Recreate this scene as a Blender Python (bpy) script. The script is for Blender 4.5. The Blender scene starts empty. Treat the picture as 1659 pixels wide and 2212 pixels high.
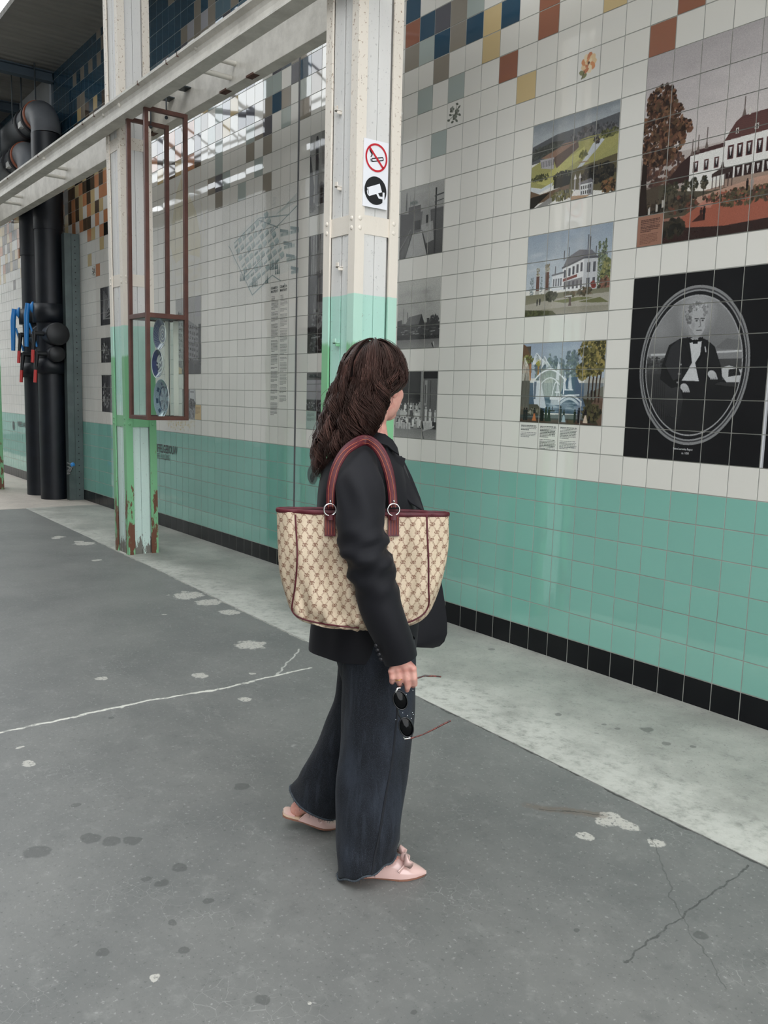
import bpy, bmesh, math, random
import numpy as np
from mathutils import Vector, Matrix
random.seed(7); rng = np.random.default_rng(7)
SC = bpy.context.scene
COL = SC.collection
PI = math.pi

# ------------------------------------------------------------------ camera, sky, exposure
CAM = Vector((2.82294, -3.69327, 1.45989)); FPX = 1859.13
ROT = Matrix(((0.600757, 0.798982, 0.026798), (0.121479, -0.058106, -0.990892), (-0.790148, 0.598541, -0.131967)))
cd = bpy.data.cameras.new('camera'); cam = bpy.data.objects.new('camera', cd); COL.objects.link(cam)
cd.sensor_fit = 'VERTICAL'; cd.sensor_height = 36.0; cd.lens = 36.0 * FPX / 2212.0
cd.clip_start = 0.05; cd.clip_end = 200
M = Matrix((ROT[0], -ROT[1], -ROT[2])).transposed().to_4x4(); M.translation = CAM
cam.matrix_world = M
SC.camera = cam
SC.view_settings.view_transform = 'Standard'; SC.view_settings.look = 'None'
SC.view_settings.gamma = 1.0; SC.view_settings.use_curve_mapping = False
SC.view_settings.exposure = 0.12
SC.cycles.max_bounces = 8; SC.cycles.diffuse_bounces = 4; SC.cycles.glossy_bounces = 4
SC.cycles.transparent_max_bounces = 16; SC.cycles.caustics_reflective = False; SC.cycles.caustics_refractive = False
SC.cycles.sample_clamp_indirect = 4.0
SKY = 4.0
w = bpy.data.worlds.new('overcast_sky'); SC.world = w; w.use_nodes = True
_n = w.node_tree.nodes; _l = w.node_tree.links
bg = _n['Background']; bg.inputs['Strength'].default_value = SKY
_tc = _n.new('ShaderNodeTexCoord'); _nz = _n.new('ShaderNodeTexNoise'); _nz.inputs['Scale'].default_value = 2.2; _nz.inputs['Detail'].default_value = 5
_cr = _n.new('ShaderNodeValToRGB'); _cr.color_ramp.elements[0].position = .35; _cr.color_ramp.elements[1].position = .68
_cr.color_ramp.elements[0].color = (.74, .80, .88, 1); _cr.color_ramp.elements[1].color = (1.0, .985, .96, 1)
_l.new(_tc.outputs['Generated'], _nz.inputs['Vector']); _l.new(_nz.outputs['Fac'], _cr.inputs['Fac']); _l.new(_cr.outputs['Color'], bg.inputs['Color'])

# ------------------------------------------------------------------ measuring helpers (pixel of the photograph -> point in the hall)
def ray(px, py):
    return (ROT.transposed() @ Vector(((px - 829.5) / FPX, (py - 1106.0) / FPX, 1.0)))
def onY(px, py, Y=0.0):
    d = ray(px, py); return CAM + d * ((Y - CAM.y) / d.y)
def onX(px, py, X):
    d = ray(px, py); return CAM + d * ((X - CAM.x) / d.x)
def onZ(px, py, Z=0.0):
    d = ray(px, py); return CAM + d * ((Z - CAM.z) / d.z)

# ------------------------------------------------------------------ materials
def lin(c):
    if isinstance(c, str):
        c = c.lstrip('#'); c = [int(c[i:i + 2], 16) / 255 for i in (0, 2, 4)]
        return tuple(x / 12.92 if x <= .04045 else ((x + .055) / 1.055) ** 2.4 for x in c)
    return tuple(c)
MATS = {}
def newmat(name):
    m = bpy.data.materials.new(name); m.use_nodes = True
    nt = m.node_tree; b = nt.nodes['Principled BSDF']
    MATS[name] = m
    return m, nt, b
class NT:
    def __init__(s, nt): s.nt = nt
    def node(s, t, **kw):
        n = s.nt.nodes.new(t)
        for k, v in kw.items(): setattr(n, k, v)
        return n
    def link(s, a, b): s.nt.links.new(a, b)
    def val(s, sock, v):
        if hasattr(v, 'is_linked') or hasattr(v, 'links'): s.link(v, sock)
        else: sock.default_value = v
    def math(s, op, a, b=None, c=None, clamp=False):
        n = s.node('ShaderNodeMath', operation=op); n.use_clamp = clamp
        s.val(n.inputs[0], a)
        if b is not None: s.val(n.inputs[1], b)
        if c is not None: s.val(n.inputs[2], c)
        return n.outputs[0]
    def vmath(s, op, a, b=None):
        n = s.node('ShaderNodeVectorMath', operation=op); s.val(n.inputs[0], a)
        if b is not None: s.val(n.inputs[1], b)
        return n.outputs['Value'] if op in ('LENGTH', 'DOT_PRODUCT', 'DISTANCE') else n.outputs['Vector']
    def ramp(s, fac, a, b):
        n = s.node('ShaderNodeMapRange'); n.clamp = True; n.interpolation_type = 'SMOOTHSTEP'
        s.val(n.inputs['Value'], fac); n.inputs['From Min'].default_value = a; n.inputs['From Max'].default_value = b
        return n.outputs['Result']
    def mix(s, f, a, b):
        n = s.node('ShaderNodeMix', data_type='RGBA'); s.val(n.inputs['Factor'], f)
        for i, v in ((6, a), (7, b)):
            if isinstance(v, (tuple, list)): n.inputs[i].default_value = (*v[:3], 1)
            else: s.link(v, n.inputs[i])
        return n.outputs[2]
    def noise(s, vec, scale, detail=4, rough=.55, w=None):
        n = s.node('ShaderNodeTexNoise'); n.inputs['Scale'].default_value = scale; n.inputs['Detail'].default_value = detail; n.inputs['Roughness'].default_value = rough
        if vec is not None: s.link(vec, n.inputs['Vector'])
        return n.outputs['Fac']
    def coord(s, which='Object'):
        if which == 'Position': return s.node('ShaderNodeNewGeometry').outputs['Position']
        return s.node('ShaderNodeTexCoord').outputs[which]
    def bump(s, b, h, strength=.3, dist=.01):
        n = s.node('ShaderNodeBump'); n.inputs['Strength'].default_value = strength; n.inputs['Distance'].default_value = dist
        s.link(h, n.inputs['Height']); s.link(n.outputs['Normal'], b.inputs['Normal'])
def mat(name, col, rough=.5, metal=0., spec=.5, var=0., vscale=6., bump=0., bscale=60., coat=0., col2=None):
    if name in MATS: return MATS[name]
    m, nt, b = newmat(name); N = NT(nt); c = lin(col)
    b.inputs['Roughness'].default_value = rough; b.inputs['Metallic'].default_value = metal
    b.inputs['Specular IOR Level'].default_value = spec; b.inputs['Coat Weight'].default_value = coat
    P = N.coord('Position')
    f = N.noise(P, vscale, 5)
    c2 = lin(col2) if col2 else tuple(max(0, x * (1 - var)) for x in c)
    c1 = c if col2 else tuple(min(1, x * (1 + var)) for x in c)
    N.link(N.mix(N.ramp(f, .35, .65), c1, c2), b.inputs['Base Color'])
    if bump: N.bump(b, N.noise(P, bscale, 6), bump, .01)
    return m
def attr_mat(name, rough=.2, spec=.5, coat=0., ior=1.5):
    m, nt, b = newmat(name); N = NT(nt)
    a = N.node('ShaderNodeAttribute'); a.attribute_name = 'Col'
    N.link(a.outputs['Color'], b.inputs['Base Color'])
    b.inputs['Roughness'].default_value = rough; b.inputs['Specular IOR Level'].default_value = spec; b.inputs['Coat Weight'].default_value = coat; b.inputs['IOR'].default_value = ior
    return m
def glass_mat(name, tint=(1, 1, 1), gloss=.10):
    m = bpy.data.materials.new(name); m.use_nodes = True; MATS[name] = m
    nt = m.node_tree; nt.nodes.remove(nt.nodes['Principled BSDF']); N = NT(nt)
    t = N.node('ShaderNodeBsdfTransparent'); t.inputs['Color'].default_value = (*tint, 1)
    g = N.node('ShaderNodeBsdfGlossy'); g.inputs['Roughness'].default_value = .02
    fr = N.node('ShaderNodeLayerWeight'); fr.inputs['Blend'].default_value = .5
    mx = N.node('ShaderNodeMixShader'); N.link(N.math('MULTIPLY_ADD', N.math('POWER', fr.outputs['Facing'], 4), .6, gloss * .3), mx.inputs['Fac'])
    N.link(t.outputs[0], mx.inputs[1]); N.link(g.outputs[0], mx.inputs[2]); N.link(mx.outputs[0], nt.nodes['Material Output'].inputs['Surface'])
    return m

# ------------------------------------------------------------------ objects
def tag(o, label=None, cat=None, group=None, kind=None):
    if label: o['label'] = label
    if cat: o['category'] = cat
    if group: o['group'] = group
    if kind: o['kind'] = kind
    return o
def origin(o):
    p = Vector((0, 0, 0))
    while o is not None:
        p += o.location; o = o.parent
    return p
def empty(name, loc, label, cat, group=None):
    o = bpy.data.objects.new(name, None); COL.objects.link(o); o.location = Vector(loc); o.empty_display_size = .05
    return tag(o, label, cat, group)
def link_mesh(name, me, m, parent=None, loc=None):
    """me is in hall coordinates; the object keeps an origin of its own"""
    o = bpy.data.objects.new(name, me); COL.objects.link(o)
    for mm in (m if isinstance(m, (list, tuple)) else [m]): me.materials.append(mm)
    if parent is not None:
        o.parent = parent; me.transform(Matrix.Translation(-origin(parent)))
    else:
        if loc is None and len(me.vertices):
            co = np.empty(len(me.vertices) * 3); me.vertices.foreach_get('co', co); co = co.reshape(-1, 3)
            loc = Vector(((co[:, 0].min() + co[:, 0].max()) / 2, (co[:, 1].min() + co[:, 1].max()) / 2, co[:, 2].min()))
        loc = Vector(loc or (0, 0, 0)); me.transform(Matrix.Translation(-loc)); o.location = loc
    return o
class MB:
    """collects shapes into one mesh"""
    def __init__(s): s.v = []; s.f = []; s.sm = []
    def add(s, vs, fs, smooth=False):
        n = len(s.v); s.v += [tuple(v) for v in vs]; s.f += [tuple(i + n for i in f) for f in fs]; s.sm += [smooth] * len(fs); return s
    def box(s, a, b, bev=0.):
        x0, y0, z0 = [min(p, q) for p, q in zip(a, b)]; x1, y1, z1 = [max(p, q) for p, q in zip(a, b)]
        if bev <= 0:
            vs = [(x, y, z) for x in (x0, x1) for y in (y0, y1) for z in (z0, z1)]
            return s.add(vs, [(0, 1, 3, 2), (4, 6, 7, 5), (0, 4, 5, 1), (2, 3, 7, 6), (0, 2, 6, 4), (1, 5, 7, 3)])
        bm = bmesh.new(); bmesh.ops.create_cube(bm, size=1)
        for v in bm.verts: v.co = Vector(((x0 + x1) / 2 + v.co.x * (x1 - x0), (y0 + y1) / 2 + v.co.y * (y1 - y0), (z0 + z1) / 2 + v.co.z * (z1 - z0)))
        bmesh.ops.bevel(bm, geom=bm.edges[:], offset=min(bev, .45 * min(x1 - x0, y1 - y0, z1 - z0)), segments=2, affect='EDGES', profile=.6)
        return s.bm(bm)
    def bm(s, bm, smooth=False):
        bm.verts.index_update(); s.add([v.co[:] for v in bm.verts], [[v.index for v in f.verts] for f in bm.faces], smooth); bm.free(); return s
    def tube(s, pts, r, n=12, cap=True, smooth=True, flat=None, up=None):
        """round (or flat = r2/r1) bar along pts; r a number or one per point"""
        pts = [Vector(p) for p in pts]; k = len(pts); rs = r if hasattr(r, '__len__') else [r] * k
        up = Vector(up) if up else None; vs = []
        prev = None
        for i, p in enumerate(pts):
            t = (pts[min(i + 1, k - 1)] - pts[max(i - 1, 0)]).normalized()
            if up is not None: a = up - t * up.dot(t)
            elif prev is None: a = Vector((0, 0, 1)) if abs(t.z) < .9 else Vector((1, 0, 0)); a = a - t * a.dot(t)
            else: a = prev - t * prev.dot(t)
            a.normalize(); prev = a; b = t.cross(a)
            fl = 1 if flat is None else flat
            for j in range(n):
                q = 2 * PI * j / n; vs.append(p + a * (math.cos(q) * rs[i]) + b * (math.sin(q) * rs[i] * fl))
        fs = [(i * n + j, i * n + (j + 1) % n, (i + 1) * n + (j + 1) % n, (i + 1) * n + j) for i in range(k - 1) for j in range(n)]
        s.add(vs, fs, smooth)
        if cap:
            s.add([vs[j] for j in range(n)], [tuple(range(n))[::-1]]); s.add([vs[(k - 1) * n + j] for j in range(n)], [tuple(range(n))])
        return s
    def cyl(s, a, b, r, n=24, r2=None): return s.tube([a, b], [r, r if r2 is None else r2], n)
    def lathe(s, prof, c, axis=(0, 0, 1), n=32, smooth=True):
        """prof: (radius, height along axis)"""
        ax = Vector(axis).normalized(); a = ax.orthogonal().normalized(); b = ax.cross(a); c = Vector(c); vs = []
        for r, h in prof:
            for j in range(n):
                q = 2 * PI * j / n; vs.append(c + ax * h + a * (math.cos(q) * r) + b * (math.sin(q) * r))
        k = len(prof)
        return s.add(vs, [(i * n + j, i * n + (j + 1) % n, (i + 1) * n + (j + 1) % n, (i + 1) * n + j) for i in range(k - 1) for j in range(n)], smooth)
    def prism(s, poly, d):
        """poly: 3-D outline, pushed along d"""
        n = len(poly); d = Vector(d); p = [Vector(q) for q in poly]
        return s.add(p + [q + d for q in p], [tuple(range(n))[::-1], tuple(range(n, 2 * n))] + [(i, (i + 1) % n, n + (i + 1) % n, n + i) for i in range(n)])
    def grid(s, P, smooth=True, wrap=False, wrapv=False):
        """P: rows of points"""
        k = len(P); n = len(P[0]); vs = [p for r in P for p in r]
        return s.add(vs, [(i * n + j, i * n + (j + 1) % n, ((i + 1) % k) * n + (j + 1) % n, ((i + 1) % k) * n + j)
                          for i in range(k if wrapv else k - 1) for j in range(n if wrap else n - 1)], smooth)
    def ball(s, c, r, seg=16, rings=10):
        c = Vector(c); r = r if hasattr(r, '__len__') else (r, r, r)
        P = [[c + Vector((math.sin(t) * math.cos(p) * r[0], math.sin(t) * math.sin(p) * r[1], math.cos(t) * r[2])) for p in [2 * PI * j / seg for j in range(seg)]] for t in [PI * (i + .001) / (rings + .002) for i in range(rings + 1)]]
        return s.grid(P, True, True)
    def mesh(s, name):
        me = bpy.data.meshes.new(name); me.from_pydata(s.v, [], s.f)
        me.polygons.foreach_set('use_smooth', s.sm); me.update()
        return me
    def build(s, name, m, parent=None, loc=None, fix=True):
        me = s.mesh(name)
        if fix:
            bm = bmesh.new(); bm.from_mesh(me); bmesh.ops.recalc_face_normals(bm, faces=bm.faces[:]); bm.to_mesh(me); bm.free()
        return link_mesh(name, me, m, parent, loc)
def struct(o): o['kind'] = 'structure'; return o
def fast_mesh(name, V, Fq, colors=None, smooth=False):
    """numpy verts (n,3), quads (m,4), per-face colours (m,3)"""
    me = bpy.data.meshes.new(name); n = len(V); m = len(Fq)
    me.vertices.add(n); me.vertices.foreach_set('co', np.asarray(V, 'f').ravel())
    me.loops.add(m * 4); me.loops.foreach_set('vertex_index', np.asarray(Fq, 'i').ravel())
    me.polygons.add(m); me.polygons.foreach_set('loop_start', np.arange(m, dtype='i') * 4)
    me.polygons.foreach_set('use_smooth', np.full(m, smooth))
    if colors is not None:
        at = me.color_attributes.new('Col', 'FLOAT_COLOR', 'CORNER')
        c4 = np.ones((m, 4), 'f'); c4[:, :3] = colors
        at.data.foreach_set('color', np.repeat(c4, 4, 0).ravel())
    me.update(calc_edges=True); me.validate()
    return me

# ------------------------------------------------------------------ the hall: floor
def floor_material(name, base, dark, scale, spots, lights, cracks, rough):
    m, nt, b = newmat(name); N = NT(nt); P = N.coord('Position')
    n1 = N.noise(P, scale, 8, .62); n2 = N.noise(P, scale * 7, 6, .7); n3 = N.noise(P, scale * 45, 3, .6)
    c = N.mix(N.ramp(n1, .3, .72), lin(base), lin(dark))
    c = N.mix(N.math('MULTIPLY', N.ramp(n2, .52, .75), .45), c, lin('#8f8f8b'))
    c = N.mix(N.math('MULTIPLY', N.ramp(n2, .48, .25), .40), c, lin('#4b4c4b'))
    c = N.mix(N.math('MULTIPLY', N.ramp(n3, .60, .72), .40), c, lin('#b0b0ab'))
    c = N.mix(N.math('MULTIPLY', N.ramp(n3, .40, .28), .45), c, lin('#3a3b3a'))
    # hair-line scratches: stretched voronoi edges
    vo = N.node('ShaderNodeTexVoronoi', feature='DISTANCE_TO_EDGE'); vo.inputs['Scale'].default_value = 21
    N.link(N.vmath('ADD', P, N.vmath('SCALE', P)), vo.inputs['Vector'])
    wv = N.node('ShaderNodeTexNoise'); wv.inputs['Scale'].default_value = 14; wv.inputs['Detail'].default_value = 3
    N.link(P, wv.inputs['Vector'])
    warp = N.vmath('ADD', P, N.vmath('MULTIPLY', N.vmath('SUBTRACT', wv.outputs['Color'], (.5, .5, .5)), (.05, .05, 0)))
    N.link(warp, vo.inputs['Vector'])
    sc = N.math('MULTIPLY', N.ramp(vo.outputs['Distance'], .016, .0), N.ramp(N.noise(P, 3.1, 3), .52, .66))
    c = N.mix(N.math('MULTIPLY', sc, .30), c, lin('#b9b9b4'))
    def blob(x, y, r, rag=.6):
        v = N.vmath('SUBTRACT', warp, (x, y, 0))
        d = N.vmath('LENGTH', N.vmath('MULTIPLY', v, (1 / r, 1 / r, 0)))
        d = N.math('ADD', d, N.math('MULTIPLY', N.math('SUBTRACT', n2, .5), rag))
        return N.ramp(d, 1.1, .85)
    def chain(lst, rag):
        o = None
        for x, y, r in lst:
            k = blob(x, y, r, rag); o = k if o is None else N.math('MAXIMUM', o, k)
        return o
    if spots: c = N.mix(N.math('MULTIPLY', chain(spots, .7), .5), c, lin('#3c3d3c'))
    if lights: c = N.mix(N.math('MULTIPLY', chain(lights, 2.4), N.ramp(n3, .3, .5)), c, lin('#b5b2aa'))
    for pts, wd, colr, amt in cracks:
        o = None
        for (x0, y0), (x1, y1) in zip(pts[:-1], pts[1:]):
            L = math.hypot(x1 - x0, y1 - y0); ux, uy = (x1 - x0) / L, (y1 - y0) / L
            v = N.vmath('SUBTRACT', warp, (x0, y0, 0))
            t = N.math('MULTIPLY', N.vmath('DOT_PRODUCT', v, (ux, uy, 0)), 1 / L, clamp=True)
            q = N.node('ShaderNodeVectorMath', operation='SCALE'); q.inputs[0].default_value = (x1 - x0, y1 - y0, 0); N.link(t, q.inputs['Scale'])
            d = N.vmath('LENGTH', N.vmath('MULTIPLY', N.vmath('SUBTRACT', v, q.outputs['Vector']), (1, 1, 0)))
            k = N.ramp(d, wd, wd * .4); o = k if o is None else N.math('MAXIMUM', o, k)
        br = N.ramp(N.math('ADD', n2, N.math('MULTIPLY', n3, .5)), .55, .78)
        c = N.mix(N.math('MULTIPLY', o, N.math('MULTIPLY', N.math('MULTIPLY_ADD', br, .75, .25), amt)), c, lin(colr))
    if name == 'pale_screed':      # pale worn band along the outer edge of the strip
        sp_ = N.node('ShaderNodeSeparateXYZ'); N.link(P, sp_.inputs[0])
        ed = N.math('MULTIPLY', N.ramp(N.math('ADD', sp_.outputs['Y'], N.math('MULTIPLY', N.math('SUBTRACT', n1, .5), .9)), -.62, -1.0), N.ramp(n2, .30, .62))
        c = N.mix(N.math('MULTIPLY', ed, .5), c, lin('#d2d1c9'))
    N.link(c, b.inputs['Base Color'])
    N.link(N.math('MULTIPLY_ADD', n2, .25, rough), b.inputs['Roughness']); b.inputs['Specular IOR Level'].default_value = .42
    N.bump(b, N.math('ADD', n3, N.math('MULTIPLY', n2, 2)), .12, .004)
    return m
DARK = [(0.13, -3.0, .04), (0.14, -2.83, .036), (0.2, -2.78, .03), (0.23, -2.73, .026), (0.47, -2.67, .028), (0.52, -2.74, .021), (0.72, -2.8, .013), (0.74, -3.0, .019), (0.85, -2.82, .016), (1.13, -2.75, .021), (0.08, -2.25, .027), (-.12, -2.8, .02), (1.38, -2.47, .010), (1.61, -1.62, .02), (.47, -2.78, .017), (.68, -2.68, .014), (-.86, -2.41, .014), (1.39, -1.89, .01)]
LIGHT = [(-1.54, -1.34, .09), (-5.77, -1.22, .04), (-5.84, -1.17, .06), (-5.48, -1.09, .05), (-5.35, -1.07, .09), (-4.49, -1.25, .04), (-2.46, -1.49, .016), (-1.19, -1.83, .04), (-1.07, -1.58, .02), (-.75, -1.79, .03), (-1.41, -2.26, .026), (-2.89, -1.14, .11), (-2.62, -1.1, .09), (-2.29, -1.1, .07), (.91, -2.93, .014), (-.74, -2.83, .014), (-.56, -2.84, .026), (1.03, -1.29, .05), (1.09, -1.28, .04), (1.22, -1.3, .026), (1.06, -1.46, .022), (1.21, -2.67, .005)]
E1 = [(-8.1, -.90), (-5.55, -.935), (-3.76, -.965), (-2.58, -1.0), (-1.44, -1.027), (-.33, -1.07), (.32, -1.088), (.955, -1.112), (1.52, -1.125), (7, -1.22)]
CR = [(E1[4:], .008, '#3a3a38', .9), (E1[1:5], .012, '#bdbbb0', .6), ([(-.948, -2.859), (-.955, -2.586), (-.975, -2.169), (-.941, -1.823), (-.981, -1.483), (-.987, -1.273)], .013, '#d8d6cc', .95), ([(-.948, -2.86), (-.94, -5)], .013, '#d8d6cc', .9), ([(-.984, -1.487), (-1.319, -1.14)], .008, '#c9c8c0', .7),
      ([(1.55, -1.9), (1.514, -1.519), (1.482, -1.164)], .0045, '#303130', .65), ([(1.194, -1.276), (1.433, -1.511), (1.572, -1.63), (1.702, -1.721), (1.774, -1.773)], .003, '#343534', .45), ([(.789, -1.459), (.993, -1.294)], .03, '#6b5a4c', .5), ([(.83, -1.44), (.993, -1.294)], .005, '#383634', .7)]
M_FLOOR = floor_material('worn_grey_concrete', '#757572', '#646563', 1.6, DARK, LIGHT, CR, .40)
SDARK = [(.58, -.47, .028), (.73, -.53, .023), (.81, -.47, .015), (.48, -.7, .009), (.43, -.58, .012), (.5, -.58, .012), (.23, -.67, .018), (-.71, -.19, .024)]
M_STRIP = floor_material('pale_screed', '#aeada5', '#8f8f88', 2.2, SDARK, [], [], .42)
M_PATCH = floor_material('pale_terrazzo', '#c2b8ae', '#b0a79e', 3.0, [], [], [], .5)
def flat(name, pts, z, m):
    return struct(MB().prism([(x, y, z - .06) for x, y in pts], (0, 0, .06)).build(name, m))
E1 = [(-8.1, -.90), (-5.55, -.935), (-3.76, -.965), (-2.58, -1.0), (-1.44, -1.027), (-.33, -1.07), (.32, -1.088), (.955, -1.112), (1.52, -1.125), (7, -1.22)]
flat('floor', [(-26, -8.4), (9, -8.4), (9, -1.22)] + E1[::-1] + [(-8.1, -1.22), (-26, -1.22)], 0, M_FLOOR)
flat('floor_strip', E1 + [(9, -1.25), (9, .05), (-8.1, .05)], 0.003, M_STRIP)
flat('floor_patch', [(-26, -1.22), (-8.1, -1.22), (-8.1, .05), (-26, .05)], 0.002, M_PATCH)

# ------------------------------------------------------------------ the tiled wall
TS = .15; R0 = 13.93
def zr(r): return (R0 - r) * TS
def xc(c): return (c + (.25 if c < -14 else 0)) * TS
PAL = {'W': '#dddad2', 'B': '#2a4a5e', 'N': '#1c3346', 'K': '#26241f', 'D': '#57483a', 'O': '#c0855f', 'Y': '#c8b183', 'T': '#8b8377', 'G': '#a3aca6', 'L': '#a5a4a8', 'R': '#93604c', 'S': '#55545a', 'E': '#5b717c', 'M': '#7db3a5', 'Z': '#0d0e12'}
TILES = {}
for _r, _s in {-22: '-59T', -20: '-35T', -19: '-58Y -57T -56D -54Y -52D -37T -36L -35T -34L -33T -32E -31E -30T', -16: '-60D -59Y -57K -56Y -54D -53K -25S -24N -23S -22T', -14: '-60Y -59K -58D -57Y -56K -55D -54Y -53D -52Y -36G -35T -34Y -33G -32W -31S -30T -29L -28S -25S -24N -23T -22T -21G', -13: '-60D -59Y -58O -57D -56K -55D -54O -53D -42T -41S -39O -38S -36O -35G -34T -33W -31L -30Y -25G -24W -23S -22B -21S -13B', -12: '-60O -57O -56D -55Y -54W -53O -52O -42O -41D -38O -35S -31Y -30W -29S -28S -25B -24T -23W -22G -21T -13R -12B -11S -10T -9G', -11: '-64Y -59D -57W -56O -55Y -54D -53Y -52W -41Y -39D -38Y -36O -35D -32G -28G -27T -26S -24G -22T -21W -13T -12G -11B -10T -9B -8Y -7B -5R', -10: '-58O -56D -55W -54O -53W -52O -39O -38O -35Y -32G -28T -26T -12W -11T -8Y -5R -2Y', -9: '-64O -56O -55Y -54W -53O -52K -36O -34O -33T -32S -31G -27G -12G -10G -7R 1R', -8: '-63Y -53Y -32T -29G -26T -6Y 0R', -7: '-56Y -11G', -6: '-54O'}.items():
    for _t in _s.split(): TILES[(int(_t[:-1]), _r)] = _t[-1]
def tile_key(c, r):
    if r >= 13: return 'Z'
    if r >= 7: return 'M'
    k = TILES.get((c, r))
    if k: return k
    q = rng.random()
    if c < -60:
        if r <= -18: return 'B'
        if r <= -16: return 'K' if q < .4 else 'D'
        if r <= -12: return 'KDYDO'[int(q * 5)]
        if r <= -9: return 'DYOWW'[int(q * 5)]
        if r <= -7: return 'DYWWWWW'[int(q * 7)]
        return 'W'
    if r <= -19: return 'B' if q < .93 else 'T'
    if c < -44:
        if r <= -17: return 'B' if q < .6 else 'DTYK'[int(rng.random() * 4)]
        if r <= -15: return 'KDYOD'[int(q * 5)]
        if r <= -10 and c < -50: return 'OYWDO'[int(q * 5)]
        if r <= -10: return 'WWOYW'[int(q * 5)]
        return 'W'
    if c < -14:
        if r <= -17: return 'BBSTE'[int(q * 5)]
        if r <= -15: return 'STNGW'[int(q * 5)]
        if r <= -12: return 'WWGTW'[int(q * 5)]
        return 'W'
    if r <= -15 and c < 0: return 'BBTYR'[int(q * 5)]
    if r <= -14 and c < -6: return 'BRWW'[int(q * 4)]
    return 'W'
def tile_rows(name, rows, m):
    V = []; Fc = []; Cc = []
    g = .0016
    for c in range(-110, 36):
        for r in rows:
            x0, x1 = xc(c), xc(c + 1); z0, z1 = zr(r + 1), zr(r)
            if c == -15: x1 = xc(-14)
            if c == -14: x0 = xc(-14)
            if c == -23: x1 = -3.296
            if c == -22: x0 = -3.276
            if r == 13: z0 = 0.
            x0 += g; x1 -= g; z0 += g; z1 -= g
            col = np.array(lin(PAL[tile_key(c, r)])); col = col * (1 + rng.normal(0, .018))
            a, b2 = rng.normal(0, .00022, 2); e = .0012
            n = len(V)
            for x, sx in ((x0, -1), (x1, 1)):
                for z, sz in ((z0, -1), (z1, 1)):
                    V.append((x, .001, z))
            for x, sx in ((x0 + e, -1), (x1 - e, 1)):
                for z, sz in ((z0 + e, -1), (z1 - e, 1)):
                    V.append((x, -.006 + a * sx + b2 * sz, z))
            for f in ((4, 5, 7, 6), (0, 1, 5, 4), (2, 6, 7, 3), (0, 4, 6, 2), (1, 3, 7, 5)):
                Fc.append([n + i for i in f]); Cc.append(col)
    me = fast_mesh(name, V, Fc, np.array(Cc))
    bm = bmesh.new(); bm.from_mesh(me); bmesh.ops.recalc_face_normals(bm, faces=bm.faces[:]); bm.to_mesh(me); bm.free()
    struct(link_mesh(name, me, m, loc=(0, 0, 0)))
def build_wall():
    tile_rows('wall_right', range(-24, 13), attr_mat('glazed_tile', .03, .5, ior=1.85))
    tile_rows('baseboard_right', [13], attr_mat('black_skirting_tile', .25, .3))
    struct(MB().box((-26, -.0046, 0), (9, .25, 6.0)).build('wall_right_grout', mat('grout', '#9b9b94', .8, var=.08)))
    struct(MB().box((-3.295, -.009, 0), (-3.277, .0, 5.63)).build('trim_1', mat('joint_strip', '#5a5a5c', .5)))
build_wall()

# ------------------------------------------------------------------ ceiling, far walls, roof
def ceiling_mat():
    m, nt, b = newmat('board_marked_concrete'); N = NT(nt); P = N.coord('Position')
    wv = N.node('ShaderNodeTexWave'); wv.bands_direction = 'X'; wv.inputs['Scale'].default_value = 2.3; wv.inputs['Distortion'].default_value = 1.2; wv.inputs['Detail'].default_value = 3
    N.link(P, wv.inputs['Vector'])
    n = N.noise(N.vmath('MULTIPLY', P, (6, 1, 1)), 2.0, 6)
    N.link(N.mix(n, lin('#8f8c86'), lin('#74726d')), b.inputs['Base Color']); b.inputs['Roughness'].default_value = .85
    N.bump(b, N.math('ADD', wv.outputs['Fac'], N.math('MULTIPLY', n, .6)), .5, .02)
    return m
M_CEIL = ceiling_mat()
struct(MB().box((-14, -.98, 5.63), (9, .25, 5.70)).build('ceiling', M_CEIL))
M_GREYW = mat('grey_render', '#8d8d8b', .85, var=.1, vscale=2, bump=.1)
struct(MB().box((-12, -8.6, 0), (9, -8.35, 7.43)).build('wall_left', mat('far_render', '#6d6d6c', .8, var=.15, vscale=1)))
struct(MB().box((-26, -8.6, 0), (-12, -8.35, 7.43)).build('wall_left_bounce', mat('bounce_render', '#bdbdbb', .8, var=.12, vscale=1)))  # unseen stretch of wall, made pale to bounce light onto the tiles
struct(MB().box((-26.3, -8.6, 0), (-26, .25, 7.4)).build('wall_back', mat('back_render', '#c6c6c4', .8, var=.15, vscale=1)))  # unseen end wall, its pale tone set to bounce light
mb = MB().box((-12.7, -1.6, 4.2), (-12.5, -.02, 5.63))
for i in range(5): mb.box((-12.51, -.86 + i * .12, 5.28), (-12.48, -.80 + i * .12, 5.34))
struct(mb.build('wall_bulkhead', M_GREYW))
mb = MB()
for x in (-9.62, -11.3):
    mb.box((x - .06, -1.5, 5.50), (x + .06, -.02, 5.515)); mb.box((x - .005, -1.5, 5.51), (x + .005, -.02, 5.63)); mb.box((x - .06, -1.5, 5.615), (x + .06, -.02, 5.63))
struct(mb.build('ceiling_joist', mat('joist_steel', '#4f5c66', .5, .2)))
struct(MB().box((-11.2, -.035, 3.6), (-9.72, -.001, 5.62)).build('trim_2', mat('pale_panel', '#a9abab', .6, var=.05)))
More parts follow.
